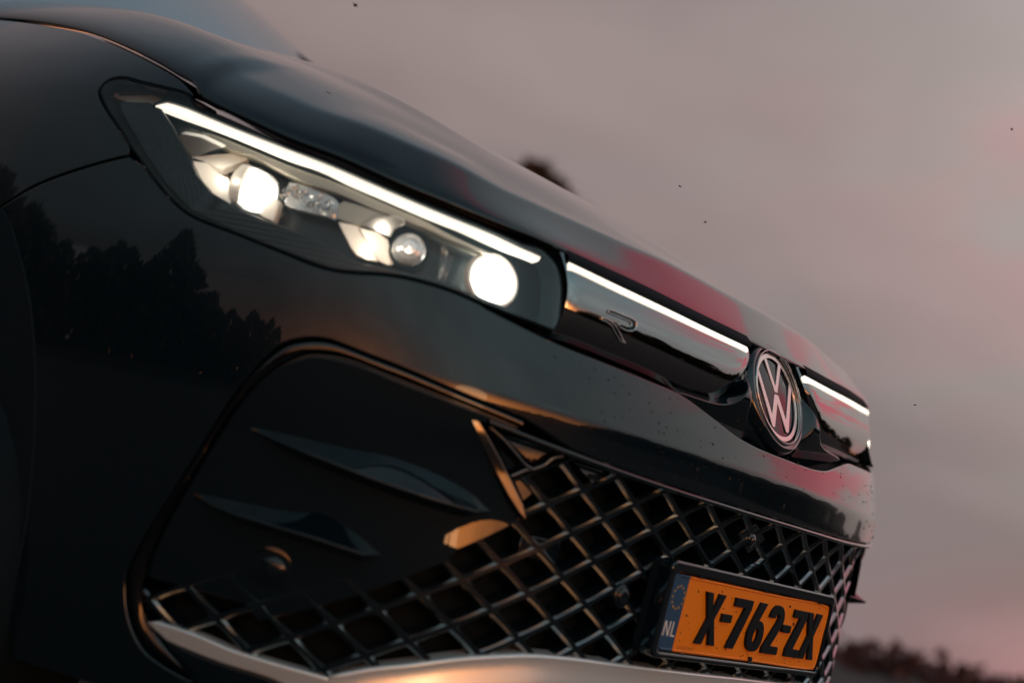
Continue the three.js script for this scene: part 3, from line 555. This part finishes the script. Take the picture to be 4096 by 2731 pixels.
// ------------------------------------------------------------------ lower grille
const lipLow = hermite([[-.62, .7115], [-.54, .7030], [-.46, .6968], [-.295, .6898], [-.15, .6878], [0, .6872]]);
const skidTop = hermite([[-1.05, .358], [-.95, .357], [-.875, .350], [-.73, .3515], [-.69, .368], [-.636, .385], [-.58, .4026], [-.52, .4164], [-.474, .4242], [-.398, .4295], [-.33, .4308], [0, .434]]);
{
  const G = group('grille', car, 'black diamond mesh grille in the lower bumper');
  // one cell: flat rib, chamfer, deep wall
  const U = 0.1035, Y = 0.0299, N = 24;
  const seen = new Map();
  const NG = -0.012;
  const cellGeo = (cu, cy) => {
    const hw = U / 2, hh = Y, pos = [], idx = [];
    const ring = (k, round, n) => {
      for (let i = 0; i < N; i++) {
        const a = i / N * 2 * Math.PI, c = Math.cos(a), s = Math.sin(a), pw = round;     // superellipse between diamond (1) and rounder
        const q = Math.pow(Math.pow(Math.abs(c), pw) + Math.pow(Math.abs(s), pw), -1 / pw), p = S(cu + c * q * hw * k, cy + s * q * hh * k, n); pos.push(p.x, p.y, p.z);
      }
    };
    ring(1.0, 1.0, NG); ring(.885, 1.05, NG); ring(.87, 1.055, NG - .0006); ring(.755, 1.08, NG - .0046); ring(.745, 1.085, NG - .0065); ring(.725, 1.09, NG - .04);
    for (let r = 0; r < 5; r++) for (let i = 0; i < N; i++) { const a = r * N + i, b = r * N + (i + 1) % N; idx.push(a, b, a + N, b, b + N, a + N); }
    const g = geo(pos, null, idx).toNonIndexed(); g.computeVertexNormals();
    const per = N * 6; g.addGroup(0, per * 2, 0); g.addGroup(per * 2, per, 1); g.addGroup(per * 3, per * 2, 0); return g;
  };
  let count = 0;
  for (let j = 0; j < 12; j++) for (let i = -12; i < 12; i++) {
    const u = -.025 + U * (i + (j % 2 ? 0.5 : 0)), yb = .6545 - Y * j, cy = yb + Y;
    const a = Math.abs(u);
    if (yb > lipLow(-a) - .012 || cy + Y < skidTop(-a) + .004 || a > 1.02) continue;
    // under the side panels nothing of a cell shows
    const edgeY = hermite([[-1.1, .418], [-.86, .418], [-.8476, .42], [-.7838, .448], [-.7286, .478], [-.6745, .512], [-.6172, .560], [-.5634, .597], [-.545, .61], [-.535, .62], [-.53, .72], [0, .75]])(-a);
    if (yb > edgeY + .002) continue;
    const t = -.642 + (.7056 - cy) * 1.02;
    if (cy > .60 && -a < t - .04) continue;
    if (a < .235 && cy > .462 && cy < .572) continue;                       // behind the number plate
    part('grille_cell', cellGeo(u, cy), [M.rib, M.celledge], G); count++;
  }
  // dark core behind the mesh
  part('backing', skin([[-1.0, .34], [1.0, .34], [1.0, .70], [-1.0, .70]], { n: -0.06, depth: 0, L: 0.05 }), M.matte, G);
  // rounded lip under the painted strip
  const lip = []; for (let u = -.62; u <= .621; u += 0.02) lip.push(S(u, lipLow(-Math.abs(u)) - .0035, 0.001));
  part('lip', tube(lip, 0.0036, false, 10, 0.012), M.gloss, G);
  // front camera on a sloped foot, and parking sensors
  const cc = [-.03, .652];
  slab([[-.066, .652], [-.028, .672], [.012, .654], [-.022, .630]], -0.016, 0.03, M.satin, 'camera_foot', G, 1, { r: 0.003 });
  part('camera_ring', dome(cc[0], cc[1] - .004, -0.014, 0.0115, 0.004, 1, 0.006), M.gloss, G);
  part('camera_lens', dome(cc[0], cc[1] - .004, -0.0105, 0.0062, 0.003, 1, 0.004), M.screen, G);
  for (const u of [-.325, .325]) { part('sensor_ring', dome(u, .527, -0.010, 0.0165, 0.004, 1, 0.02), M.satin, G); part('parking_sensor', dome(u, .527, -0.0055, 0.0115, 0.002, 1, 0.004), M.rib, G); }
  // radar block showing between the ribs
  slab([[-.52, .553], [-.455, .553], [-.455, .578], [-.52, .578]], -0.016, 0.03, M.gloss, 'sensor_block', G, 1, { r: 0.002 });
}

// ------------------------------------------------------------------ side vents of the bumper: gloss panels with two fins each
function sideVent(s) {
  const Vn = group('side_vent', car, s > 0 ? 'gloss black corner vent panel with two pointed fins' : undefined);
  const rimIn = spline([[-.575, .708], ...D.rim_in.slice(3, 5), ...D.rim_in.slice(5, 13), [-.978, .552], ...D.rim_in.slice(13)], 0.01);
  // rounded rim between the paint and the panel
  const outer = rimOut, rows = [], K = 9, NR = 120;
  const at = (l, t) => { const x = clamp(t) * (l.length - 1), i = Math.min(l.length - 2, Math.floor(x)), f = x - i; return [mix(l[i][0], l[i + 1][0], f), mix(l[i][1], l[i + 1][1], f)]; };
  const len = (l) => { const o = [0]; for (let i = 1; i < l.length; i++) o.push(o[i - 1] + Math.hypot(l[i][0] - l[i - 1][0], l[i][1] - l[i - 1][1])); return o.map((x) => x / o[o.length - 1]); };
  const la = len(outer), lb2 = len(rimIn), find = (L, l, t) => { let i = 0; while (i < L.length - 2 && L[i + 1] < t) i++; const f = (t - L[i]) / (L[i + 1] - L[i]); return [mix(l[i][0], l[i + 1][0], f), mix(l[i][1], l[i + 1][1], f)]; };
  for (let i = 0; i <= NR; i++) {
    const t = i / NR, a = find(la, outer, t), b = find(lb2, rimIn, t), row = [];
    for (let k = 0; k <= K; k++) { const v = k / K, n = [-.010, .0004, .0014, .0014, .0014, .0012, -.0058, -.0070, -.0048, -.018][k]; const uu = mix(a[0], b[0], v), yy = mix(a[1], b[1], v), level = k >= 1 && k <= 5 ? profile(a[0], a[1]) - profile(uu, yy) - .035 * (yy - a[1]) : 0, p = S(s * uu, yy, n + level); row.push(p); }
    rows.push(row);
  }
  const pos = [], idx = []; for (const r of rows) for (const p of r) pos.push(p.x, p.y, p.z);
  for (let i = 0; i < NR; i++) for (let k = 0; k < K; k++) { const a = i * (K + 1) + k, b = a + K + 1; idx.push(a, a + 1, b, b, a + 1, b + 1); }
  part('rim', geo(pos, null, idx), M.rimgloss, Vn);
  // the panel
  const pin = rimIn.filter((p) => p[1] > .412);
  const panel = [...pin, [-1.013, .414], [-.8704, .414], [-.8476, .398], [-.7838, .428], [-.7286, .4586], [-.6745, .4925], [-.625, .525], [-.6139, .5425], [-.575, .5678], [-.5498, .5854], [-.540, .594], [-.5444, .6069], [-.5892, .6486], [-.6151, .6754], [-.6423, .7056], [-.60, .7085]];
  slab(panel, -0.0075, 0.03, M.gloss, 'panel', Vn, s, { r: 0.002, L: 0.014, f: (u, y) => (y - .70) * .02 + .05 * Math.max(0, y - .62) });
  // fins: wedge with a broad upper facet and a thin rounded leading edge
  const fin = (low, up, h) => {
    const A = hermite(low), Bt = hermite(up), u0 = low[0][0], u1 = low[low.length - 1][0], NF = 70, ps = [], ix = [];
    for (let i = 0; i <= NF; i++) {
      const t = i / NF, u = mix(u0, u1, t), ya = A(u), yb = Math.max(ya + .0012, Bt(u)), e = smooth(0, .3, t) * (1 - 0.85 * smooth(.90, 1, t));
      const pts = [[ya - .012 * e, -.0155], [ya - .0026 * e, mix(-.0125, h - .0022, e)], [ya, mix(-.0125, h, e)], [ya + .0022 * e, mix(-.0125, h - .0007, e)], [mix(ya, yb, .55), mix(-.0125, h * .35 - .004, e)], [yb, -.0145]];
      for (const [y, n] of pts) { const p = S(s * u, y, n); ps.push(p.x, p.y, p.z); }
    }
    for (let i = 0; i < NF; i++) for (let k = 0; k < 5; k++) { const p = i * 6 + k, q = p + 6; ix.push(p, q, p + 1, p + 1, q, q + 1); }
    part('fin', geo(ps, null, ix), M.gloss, Vn);
  };
  fin([[-.9384, .631], [-.8876, .6226], [-.8072, .6114], [-.7294, .6010], [-.6516, .5949], [-.6093, .5942], [-.5819, .5982]], [[-.9384, .6345], [-.8477, .6345], [-.783, .6365], [-.7346, .6410], [-.6898, .6370], [-.6392, .6255], [-.5989, .6095], [-.5819, .599]], 0.026);
  fin([[-.9861, .5305], [-.926, .5222], [-.8608, .5180], [-.7982, .5149], [-.7519, .5116], [-.7246, .5105], [-.7118, .5132]], [[-.9861, .5335], [-.8869, .5370], [-.83, .5420], [-.7991, .5485], [-.7742, .5425], [-.7378, .5280], [-.7118, .5140]], 0.026);
  // pointed blade closing off the mesh, and the facet below it
  slab([[-.6423, .7056], [-.6343, .7083], [-.6146, .6883], [-.589, .6639], [-.5627, .6368], [-.5426, .6156], [-.5329, .5997], [-.5444, .6069], [-.5646, .6237], [-.5892, .6486], [-.6151, .6754]], -0.002, 0.03, M.darkchrome, 'blade', Vn, s, { r: 0.0022, L: 0.008, f: (u, y) => -(y - .65) * .07 });
  slab(D.facet, -0.0088, 0.006, M.gloss, 'facet', Vn, s, { r: 0.0008, f: (u, y) => -(y - .57) * .05 - 0.5 * Math.pow(u + .565, 2) });
  // ribs and small facets where blade and mesh meet
  const rib = (pts, w) => part('rib', tube(pts.map(([u, y]) => S(s * u, y, -.007)), w, false, 8, .005), M.darkchrome, Vn);
  rib([[-.6155, .702], [-.5951, .6925], [-.5703, .678], [-.5511, .6669], [-.5374, .6634]], .0034);
  rib([[-.5658, .648], [-.5571, .6537], [-.5473, .6604], [-.5374, .6634]], .003);
  rib([[-.5374, .6634], [-.5215, .6735], [-.5124, .6848], [-.4989, .6905]], .003);
  slab([[-.59, .6806], [-.5758, .6728], [-.5565, .6628], [-.5632, .6555], [-.5758, .665]], -.020, .01, M.gloss, 'facet', Vn, s, { r: .0008, f: (u, y) => -(y - .66) * .07 });
  slab([[-.552, .6456], [-.5388, .6535], [-.5297, .6503], [-.5141, .6424], [-.5219, .6312], [-.5303, .6223]], -.020, .01, M.gloss, 'facet', Vn, s, { r: .0008, f: (u, y) => -(y - .64) * .07 });
  slab([[-.5889, .6969], [-.5527, .6962], [-.5105, .6927], [-.5369, .6723], [-.5643, .6858]], -.020, .01, M.gloss, 'facet', Vn, s, { r: .0008, f: (u, y) => -(y - .69) * .22 });
  slab([[-.4642, .6868], [-.4056, .6855], [-.4243, .6664]], -.020, .01, M.gloss, 'facet', Vn, s, { r: .0008, f: (u, y) => -(y - .68) * .35 });
  // parking sensor
  part('sensor_cup', dome(-.848, .4665, -0.014, 0.029, 0.004, s, 0.01), M.gloss, Vn);
  part('sensor_ring', dome(-.8435, .464, -0.0105, 0.0165, 0.005, s, 0.006), M.gloss, Vn);
  part('parking_sensor', dome(-.8425, .464, -0.006, 0.0105, 0.002, s, 0.004), M.rib, Vn);
}
sideVent(1); sideVent(-1);

// ------------------------------------------------------------------ silver skid plate and blades along the bottom
{
  const top = []; for (let u = -.735; u <= .7351; u += 0.015) top.push([u, skidTop(-Math.abs(u))]);
  part('skid_plate', skin([...top, [.735, .30], [.60, .262], [-.60, .262], [-.735, .30]], { n: 0.004, r: 0.004, depth: 0.03, L: 0.02, f: (u, y) => -0.02 * smooth(.05, 0, skidTop(-Math.abs(u)) - y) * 0.5 }), M.skid, car, 'silver skid plate along the bottom of the bumper');
  for (const s of [1, -1]) {
    part('lower_blade', skin([...spline([[-.997, .3585], [-.9537, .3584], [-.9156, .356], [-.8752, .351], [-.8185, .3485], [-.7605, .347], [-.735, .346]], 0.012), ...spline([[-.735, .318], [-.8123, .3335], [-.8358, .335], [-.8831, .3365], [-.9378, .341], [-.9635, .344]], 0.012)], { n: -0.006, r: 0.003, depth: 0.02, L: 0.012, sgn: s }), M.skid, car, 'silver corner blade of the skid plate');
    part('lower_trim', skin([...spline([[-.985, .346], [-.9378, .334], [-.8831, .3296], [-.8123, .3265], [-.735, .311]], 0.012), [-.735, .27], [-.90, .27], [-.955, .308]], { n: -0.010, r: 0.003, depth: 0.02, L: 0.014, sgn: s }), M.gloss, car);
  }
}

// ------------------------------------------------------------------ number plate
const font = await new FontLoader().loadAsync('fonts/droid/droid_sans_regular.typeface.json');
{
  const NP = group('license_plate', car, 'orange number plate X-762-ZX with blue NL band in black holder');
  const Q = new THREE.Quaternion().setFromEuler(new THREE.Euler(2 * DEG, 0, 0)), C = V3(0, .52, 0);
  const put = (g) => { g.applyQuaternion(Q); g.translate(C.x, C.y, C.z); return g; };
  const mm = 0.001;
  const shape = (l) => { const s = new THREE.Shape(); l.forEach(([a, b], i) => (i ? s.lineTo(a * mm, b * mm) : s.moveTo(a * mm, b * mm))); return s; };
  const rect = (x0, y0, x1, y1, r, path = new THREE.Shape()) => {
    [x0, y0, x1, y1, r] = [x0, y0, x1, y1, r].map((v) => v * mm);
    path.moveTo(x0 + r, y0); path.lineTo(x1 - r, y0); path.absarc(x1 - r, y0 + r, r, -Math.PI / 2, 0); path.lineTo(x1, y1 - r); path.absarc(x1 - r, y1 - r, r, 0, Math.PI / 2); path.lineTo(x0 + r, y1); path.absarc(x0 + r, y1 - r, r, Math.PI / 2, Math.PI); path.lineTo(x0, y0 + r); path.absarc(x0 + r, y0 + r, r, Math.PI, 1.5 * Math.PI); return path;
  };
  const ext = (sh, z0, d, bev = 0.0004, cs = 12) => { const g = new THREE.ExtrudeGeometry(sh, { depth: d, bevelEnabled: bev > 0, bevelSize: bev, bevelThickness: bev, bevelOffset: -bev, bevelSegments: 3, curveSegments: cs }); g.translate(0, 0, z0); return put(g); };
  // panels: orange field with rounded right corners, blue band with rounded left corners
  const field = new THREE.Shape(); { const [a, b, c, d, r] = [-214.6, -55, 260, 55, 9].map((v) => v * mm); field.moveTo(a, b); field.lineTo(c - r, b); field.absarc(c - r, b + r, r, -Math.PI / 2, 0); field.lineTo(c, d - r); field.absarc(c - r, d - r, r, 0, Math.PI / 2); field.lineTo(a, d); field.closePath(); }
  const band = new THREE.Shape(); { const [a, b, c, d, r] = [-260, -55, -215, 55, 9].map((v) => v * mm); band.moveTo(c, b); band.lineTo(c, d); band.lineTo(a + r, d); band.absarc(a + r, d - r, r, Math.PI / 2, Math.PI); band.lineTo(a, b + r); band.absarc(a + r, b + r, r, Math.PI, 1.5 * Math.PI); band.closePath(); }
  part('plate_field', ext(field, -0.0014, 0.0014), M.orange, NP, 'orange field of the plate');
  part('country_band', ext(band, -0.0014, 0.0014), M.blue, NP, 'blue band with a ring of stars and NL');
  // raised rim pressed round the edge of the plate
  const rimPts = (pts) => tube(pts.map(([a, b]) => put(new THREE.BufferGeometry().setFromPoints([V3(a * mm, b * mm, 0)])).attributes.position).map((p) => V3(p.getX(0), p.getY(0), p.getZ(0))), 0.0019, false, 8, 0.01);
  part('plate_rim', merge([rimPts([[-213, 52.6], [20, 52.6], [248, 52.6], [255, 50], [257.6, 44], [257.6, 0], [257.6, -44], [255, -50], [248, -52.6], [20, -52.6], [-213, -52.6]])]), M.orange, NP);
  part('band_rim', merge([rimPts([[-216.5, 52.6], [-248, 52.6], [-255, 50], [-257.6, 44], [-257.6, 0], [-257.6, -44], [-255, -50], [-248, -52.6], [-216.5, -52.6]])]), M.blue, NP);
  // characters, cut as thick black blocks
  const H = 38.4;
  const chars = {
    X: (x, w) => [shape([[x, H], [x + 18.5, H], [x + w / 2, 9.5], [x + w - 18.5, H], [x + w, H], [x + w / 2 + 9.6, 0], [x + w, -H], [x + w - 18.5, -H], [x + w / 2, -9.5], [x + 18.5, -H], [x, -H], [x + w / 2 - 9.6, 0]])],
    7: (x, w) => [shape([[x, H], [x + w, H], [x + w, H - 13], [x + 24, -H], [x + 2, -H], [x + w - 20, H - 13], [x, H - 13]])],
    Z: (x, w) => [shape([[x, H], [x + w, H], [x + w, H - 13], [x + 20.5, -H + 13], [x + w, -H + 13], [x + w, -H], [x - 3, -H], [x - 3, -H + 13], [x + w - 22, H - 13], [x, H - 13]])],
    '-': (x, w) => [shape([[x, 11], [x + w, 11], [x + w, -1], [x, -1]])],
  };
  const char = (sh) => part('character', ext(sh, 0.0004, 0.0042, 0.0006, 20), M.ink, NP);
  char(chars.X(-163.5, 58)[0]); char(chars['-'](-102, 29)[0]); char(chars[7](-71.5, 54)[0]);
  { // 6: bowl with a counter and a slanted stem
    const s = new THREE.Shape(), x = -12; s.moveTo((x + 22.5) * mm, H * mm); s.lineTo((x + 43) * mm, H * mm); s.lineTo((x + 26.5) * mm, 9.5 * mm);
    s.bezierCurveTo((x + 40) * mm, 13 * mm, (x + 51.5) * mm, 3 * mm, (x + 51.5) * mm, -13 * mm); s.bezierCurveTo((x + 51.5) * mm, -30 * mm, (x + 42) * mm, -H * mm, (x + 26) * mm, -H * mm);
    s.bezierCurveTo((x + 10) * mm, -H * mm, x * mm, -30 * mm, x * mm, -14 * mm); s.bezierCurveTo(x * mm, -6 * mm, (x + 3) * mm, 0, (x + 6) * mm, 6 * mm); s.closePath();
    const h = new THREE.Path(); h.absellipse((x + 26) * mm, -14 * mm, 8.5 * mm, 13 * mm, 0, Math.PI * 2, true, -0.12); s.holes.push(h); char(s);
  }
  { // 2
    const s = new THREE.Shape(), x = 47; const P = (a, b) => [(x + a) * mm, b * mm];
    s.moveTo(...P(0, -H)); s.lineTo(...P(53, -H)); s.lineTo(...P(53, -H + 12.5)); s.lineTo(...P(24, -H + 12.5)); s.lineTo(...P(44, 2)); s.bezierCurveTo(...P(50, 10), ...P(52, 16), ...P(50, 23)); s.bezierCurveTo(...P(47, 34), ...P(38, H + 1), ...P(27, H + 1)); s.bezierCurveTo(...P(13, H + 1), ...P(4, 32), ...P(2, 18.5)); s.lineTo(...P(20.5, 18.5)); s.bezierCurveTo(...P(21.5, 24), ...P(23.5, 26.5), ...P(27, 26.5)); s.bezierCurveTo(...P(31.5, 26.5), ...P(33, 22), ...P(32, 18)); s.bezierCurveTo(...P(31, 13), ...P(27, 8), ...P(22, 1)); s.lineTo(...P(0, -H + 9)); s.closePath(); char(s);
  }
  char(chars['-'](100.5, 28.5)[0]); char(chars.Z(131.5, 46.5)[0]); char(chars.X(180, 54)[0]);
  // ring of twelve stars
  for (let i = 0; i < 12; i++) {
    const a = i / 12 * 2 * Math.PI, cx = -234.6 + 15.6 * Math.sin(a), cy = 22 + 16.2 * Math.cos(a), l = [];
    for (let k = 0; k < 10; k++) { const b = k / 10 * 2 * Math.PI, r = k % 2 ? 1.05 : 2.6; l.push([cx + r * Math.sin(b), cy + r * Math.cos(b)]); }
    part('star', ext(shape(l), 0.0003, 0.0004, 0), M.staryellow, NP);
  }
  const text = (str, size, x, y, w, m, z, name) => {
    const g = new TextGeometry(str, { font, size: size * mm, depth: 0.0005, curveSegments: 5 }); g.computeBoundingBox(); const b = g.boundingBox;
    g.translate(-b.min.x, -b.min.y, 0); g.scale(w * mm / (b.max.x - b.min.x), size * mm / (b.max.y - b.min.y), 1); g.translate(x * mm, y * mm, z); return part(name, put(g), m, NP);
  };
  text('NL', 21.5, -252.5, -34.2, 33, M.platewhite, 0.0003, 'country_letters');
  text('6235678951', 5.2, -204, -51, 49, phys({ color: lin(0.32, 0.085, 0.01), roughness: 0.6 }), 0.0001, 'serial_number');
  // holder: a black tray with a rounded frame and small clips
  const outer = rect(-276, -66, 268, 73, 13); outer.holes.push(rect(-262, -57, 262, 57, 9, new THREE.Path()));
  part('holder', ext(outer, -0.016, 0.018, 0.003), M.gloss, NP, 'black plastic plate holder');
  part('holder_tray', ext(rect(-274, -64, 266, 70, 12), -0.03, 0.026, 0.002), M.matte, NP);
  for (const [x, y] of [[-188, 57.5], [20, 57.5], [215, 57.5], [-190, -57.5], [22, -57.5], [206, -57.5]]) part('holder_clip', ext(rect(x - 7, y - 2.6, x + 7, y + 2.6, 1), 0.0, 0.0032, 0.0006), M.satin, NP);
  part('lower_clip', ext(rect(16, -58, 26, -47, 2), 0.0, 0.003, 0.0006), M.satin, NP);
  // dirt on the plate
  const spots = []; for (let i = 0; i < 70; i++) { const g = new THREE.IcosahedronGeometry(rr(.0004, .0014) * (rnd() < .15 ? 1.9 : 1), 0); g.scale(rr(.6, 1.6), rr(.6, 1.6), .35); g.rotateZ(rr(0, 6)); g.translate(rr(-.21, .255), rr(-.052, .052), .0005); spots.push(put(g)); }
  const dp = part('dirt_specks', merge(spots), M.dirt, NP); dp.userData.kind = 'stuff';
}

// ------------------------------------------------------------------ windscreen, wiper arm, pillars
{
  const pos = [], idx = [], N = 30, K = 16;
  for (let i = 0; i <= N; i++) for (let j = 0; j <= K; j++) {
    const a = i / N * 2 - 1, t = j / K, x = a * mix(0.78, 0.64, t), z = -1.10 - 0.95 * t - 0.20 * a * a, y = 1.22 + 0.70 * t - 0.12 * t * t - .03 * a * a; pos.push(x, y, z);
  }
  for (let i = 0; i < N; i++) for (let j = 0; j < K; j++) { const a = i * (K + 1) + j, b = a + K + 1; idx.push(a, b, a + 1, a + 1, b, b + 1); }
  part('windshield', geo(pos, null, idx), M.windglass, car, 'sloping windscreen above the bonnet');
}

part('wiper', tube([V3(.14, 1.42, -1.36), V3(.19, 1.475, -1.47), V3(.195, 1.52, -1.565), V3(.19, 1.565, -1.665)], .012, false, 8, .03), M.matte, car, 'dark wiper arm at the foot of the windscreen');
// wheels
for (const s of [-1, 1]) {
  const Wh = group('wheel', car); Wh.position.set(s * .80, .355, -.98);
  const t = new THREE.LatheGeometry([[.235, -.11], [.30, -.122], [.338, -.112], [.355, -.08], [.355, .08], [.338, .112], [.30, .122], [.235, .11]].map(([a, b]) => new THREE.Vector2(a, b)), 48); t.rotateZ(Math.PI / 2); part('tyre', t, M.rubber, Wh);
  const spokes = [new THREE.CylinderGeometry(.06, .06, .03, 24).rotateZ(Math.PI / 2).translate(s * .09, 0, 0)];
  for (let k = 0; k < 5; k++) spokes.push(new RoundedBoxGeometry(.025, .21, .07, 2, .01).translate(s * .085, .13, 0).rotateX(k / 5 * 2 * Math.PI));
  const rim = new THREE.LatheGeometry([[.24, -.11], [.225, -.10], [.215, 0], [.225, .10], [.24, .11]].map(([a, b]) => new THREE.Vector2(a, b)), 48); rim.rotateZ(Math.PI / 2); spokes.push(rim);
  part('rim', merge(spokes), M.satin, Wh);
}
// closed underbody and inner wings
part('underbody', new THREE.BoxGeometry(1.1, .5, .5).translate(0, .55, -.55), M.matte, car);
for (const s of [1, -1]) {
  const arc = spline([[-1.222, .30], ...D.arch.slice().reverse().slice(0, 6), [-1.47, .842], [-1.6, .905], [-1.8, .93], [-2.0, .90], [-2.16, .80], [-2.26, .62], [-2.4, .35]], 0.02), cu = -1.80, cy = .36;
  part('arch_trim', skin([...arc, ...arc.slice().reverse().map(([u, y]) => [mix(u, cu, .14), mix(y, cy, .12)])], { n: 0.002, r: 0.003, depth: 0.03, L: 0.02, sgn: s }), M.matte, car);
  part('arch_liner', skin([[-1.0, .25], [-2.9, .25], [-2.9, 1.14], [-1.3, 1.04], [-1.0, .8]], { n: -0.30, r: 0.003, depth: 0, L: 0.06, sgn: s }), M.matte, car);
}

// specks of dried dirt and insects on the paint
{
  const g = []; 
  for (let i = 0; i < 190; i++) {
    const u = rr(-.55, .5), y = rr(.70, .82), n = SN(u, y), big = rnd() < .12 ? 1.8 : 1;
    const b = new THREE.IcosahedronGeometry(rr(.0005, .0015) * big, 0); b.scale(rr(.5, 1.8), rr(.6, 1.6), .4); b.applyQuaternion(new THREE.Quaternion().setFromUnitVectors(V3(0, 0, 1), n)); const p = S(u, y, .0003); b.translate(p.x, p.y, p.z); g.push(b);
  }
  const o = part('dirt_specks', merge(g), M.dirt, bumper); o.userData.kind = 'stuff';
}

// ------------------------------------------------------------------ trees
const leafM = phys({ color: lin(0.035, 0.04, 0.022), roughness: 0.9 }), barkM = phys({ color: lin(0.05, 0.04, 0.03), roughness: 0.95 });
function crownGeo(R, H, n, size) {
  const pos = [], idx = [];
  for (let i = 0; i < n; i++) {
    const a = rr(0, 6.283), t = Math.pow(rnd(), 0.8), w = Math.pow(Math.sin(Math.PI * Math.pow(t, 0.9)), 0.6) * (0.8 + 0.25 * Math.sin(3 * a + 5 * t)), r = R * w * Math.sqrt(rr(.25, 1));
    const c = V3(r * Math.sin(a), H * t, r * Math.cos(a)), e1 = V3(rr(-1, 1), rr(-1, 1), rr(-1, 1)).normalize(), e2 = V3(rr(-1, 1), rr(-1, 1), rr(-1, 1)).cross(e1).normalize(), s = size * rr(.5, 1.3), b = pos.length / 3;
    for (const [p, q] of [[-1, 0], [0, -.6], [1, 0], [0, .6]]) { const v = c.clone().addScaledVector(e1, p * s).addScaledVector(e2, q * s); pos.push(v.x, v.y, v.z); }
    idx.push(b, b + 1, b + 2, b, b + 2, b + 3);
  }
  return geo(pos, null, idx);
}
function tree(name, x, z, R, H, trunk, label, n = 900, leaf = leafM) {
  const T = new THREE.Group(); T.name = name; scene.add(T); T.position.set(x, groundY(x, z) - .1, z); T.userData = { label, category: 'tree' };
  const c = crownGeo(R, H, n, R * 0.11); c.translate(0, trunk * .7, 0); part('crown', c, leaf, T);
  part('trunk', new THREE.CylinderGeometry(.06 * R, .1 * R, trunk + H * .5, 10).translate(0, (trunk + H * .5) / 2, 0), barkM, T);
}
{
  const dir = (az, d) => [-2 + d * Math.sin(az * DEG), 1 + d * Math.cos(az * DEG)];
  const [tx, tz] = dir(129.8, 36); tree('background_tree', tx, tz, 3.4, 9.7, 4.6, 'blurred reddish tree top rising behind the bonnet', 1300, phys({ color: lin(0.060, 0.042, 0.030), roughness: 0.95 }));
}
{
  const [tx, tz] = [-2 + 44 * Math.sin(127.6 * DEG), 1 + 44 * Math.cos(127.6 * DEG)]; tree('background_tree_001', tx, tz, 3.0, 9.4, 4.4, 'lower blurred shrubby tree beside the tree top behind the bonnet', 1000, phys({ color: lin(0.055, 0.045, 0.030), roughness: 0.95 }));
  // heather along the crest
  const list = [];
  for (let i = 0; i < 420; i++) { const az = rr(88, 150) * DEG, r = rr(9.5, 15.5), x = r * Math.sin(az), z = r * Math.cos(az), g = crownGeo(rr(.16, .34), rr(.12, .34), 16, .07); g.translate(x, groundY(x, z) - .03, z); list.push(g); }
  const o = part('heather', merge(list), phys({ color: lin(0.085, 0.034, 0.032), roughness: 0.95 }), scene); o.userData = { kind: 'stuff', label: 'reddish brown heather along the crest behind the car', category: 'heather' };
}
// the wood around the clearing, mirrored in the paint
{
  const list = [];
  const hAt = (az) => (az < 20 ? mix(3.0, 12.5, smooth(-76, -98, az)) : mix(3.0, 10.5, smooth(10, 30, az))) * (az < -160 ? 0.6 : 1);
  for (let az = -178; az < 90; az += 2.1) {
    const d = 60 + rr(-6, 8), e = Math.max(2, hAt(az) * rr(.8, 1.15) * (1 + .16 * Math.sin(az * .21))), x = d * Math.sin(az * DEG), z = d * Math.cos(az * DEG), Ht = Math.max(1.5, d * Math.tan(e * DEG) - 1.5);
    const g = crownGeo(Math.max(2.4, Ht * .42), Ht, 420, Math.max(.5, Ht * .075)); g.translate(x, groundY(x, z) - .3, z); list.push(g);
    const g2 = crownGeo(2.6, Math.max(1.3, Ht * .55), 160, .7); g2.translate(x + rr(-2, 2), groundY(x, z) - .3, z + rr(-2, 2)); list.push(g2);
  }
  const o = part('woodland', merge(list), leafM, scene); o.userData = { kind: 'stuff', label: 'dark wood around the clearing mirrored in the car paint', category: 'woodland' };
}

// flies in the air
{
  const body = merge([new THREE.SphereGeometry(1, 10, 8).scale(.55, .5, 1.2), new THREE.SphereGeometry(.42, 8, 6).translate(0, .1, 1.3)]);
  const wing = (s) => { const g = new THREE.SphereGeometry(1, 8, 6); g.scale(.38, .04, .95); g.rotateY(s * .7); g.translate(s * .75, .35, -.5); return g; };
  const spots = [[-0.389, 1.3963, -0.8055, 0.0042], [-0.1395, 1.1744, -0.2186, 0.0021], [-0.0186, 1.1508, -0.2336, 0.0019], [0.1686, 0.9229, 0.1156, 0.0021], [0.2512, 1.4237, 0.1477, 0.0026], [-0.1762, 1.2507, -0.7292, 0.002]];
  spots.forEach(([x, y, z, r], i) => {
    const F = new THREE.Group(); F.name = i ? 'fly_' + String(i).padStart(3, '0') : 'fly'; scene.add(F);
    F.position.set(x, y, z).applyQuaternion(SLOPE); F.scale.setScalar(r); F.rotation.set(rr(-1, 1), rr(0, 6), rr(-1, 1));
    F.userData = { label: 'tiny dark fly hovering in the sky beside the car', category: 'fly', group: 'flies in the air' };
    part('abdomen', body, M.dirt, F); part('wing', wing(-1), M.rubber, F); part('wing', wing(1), M.rubber, F);
  });
}
renderer.render(scene, camera);
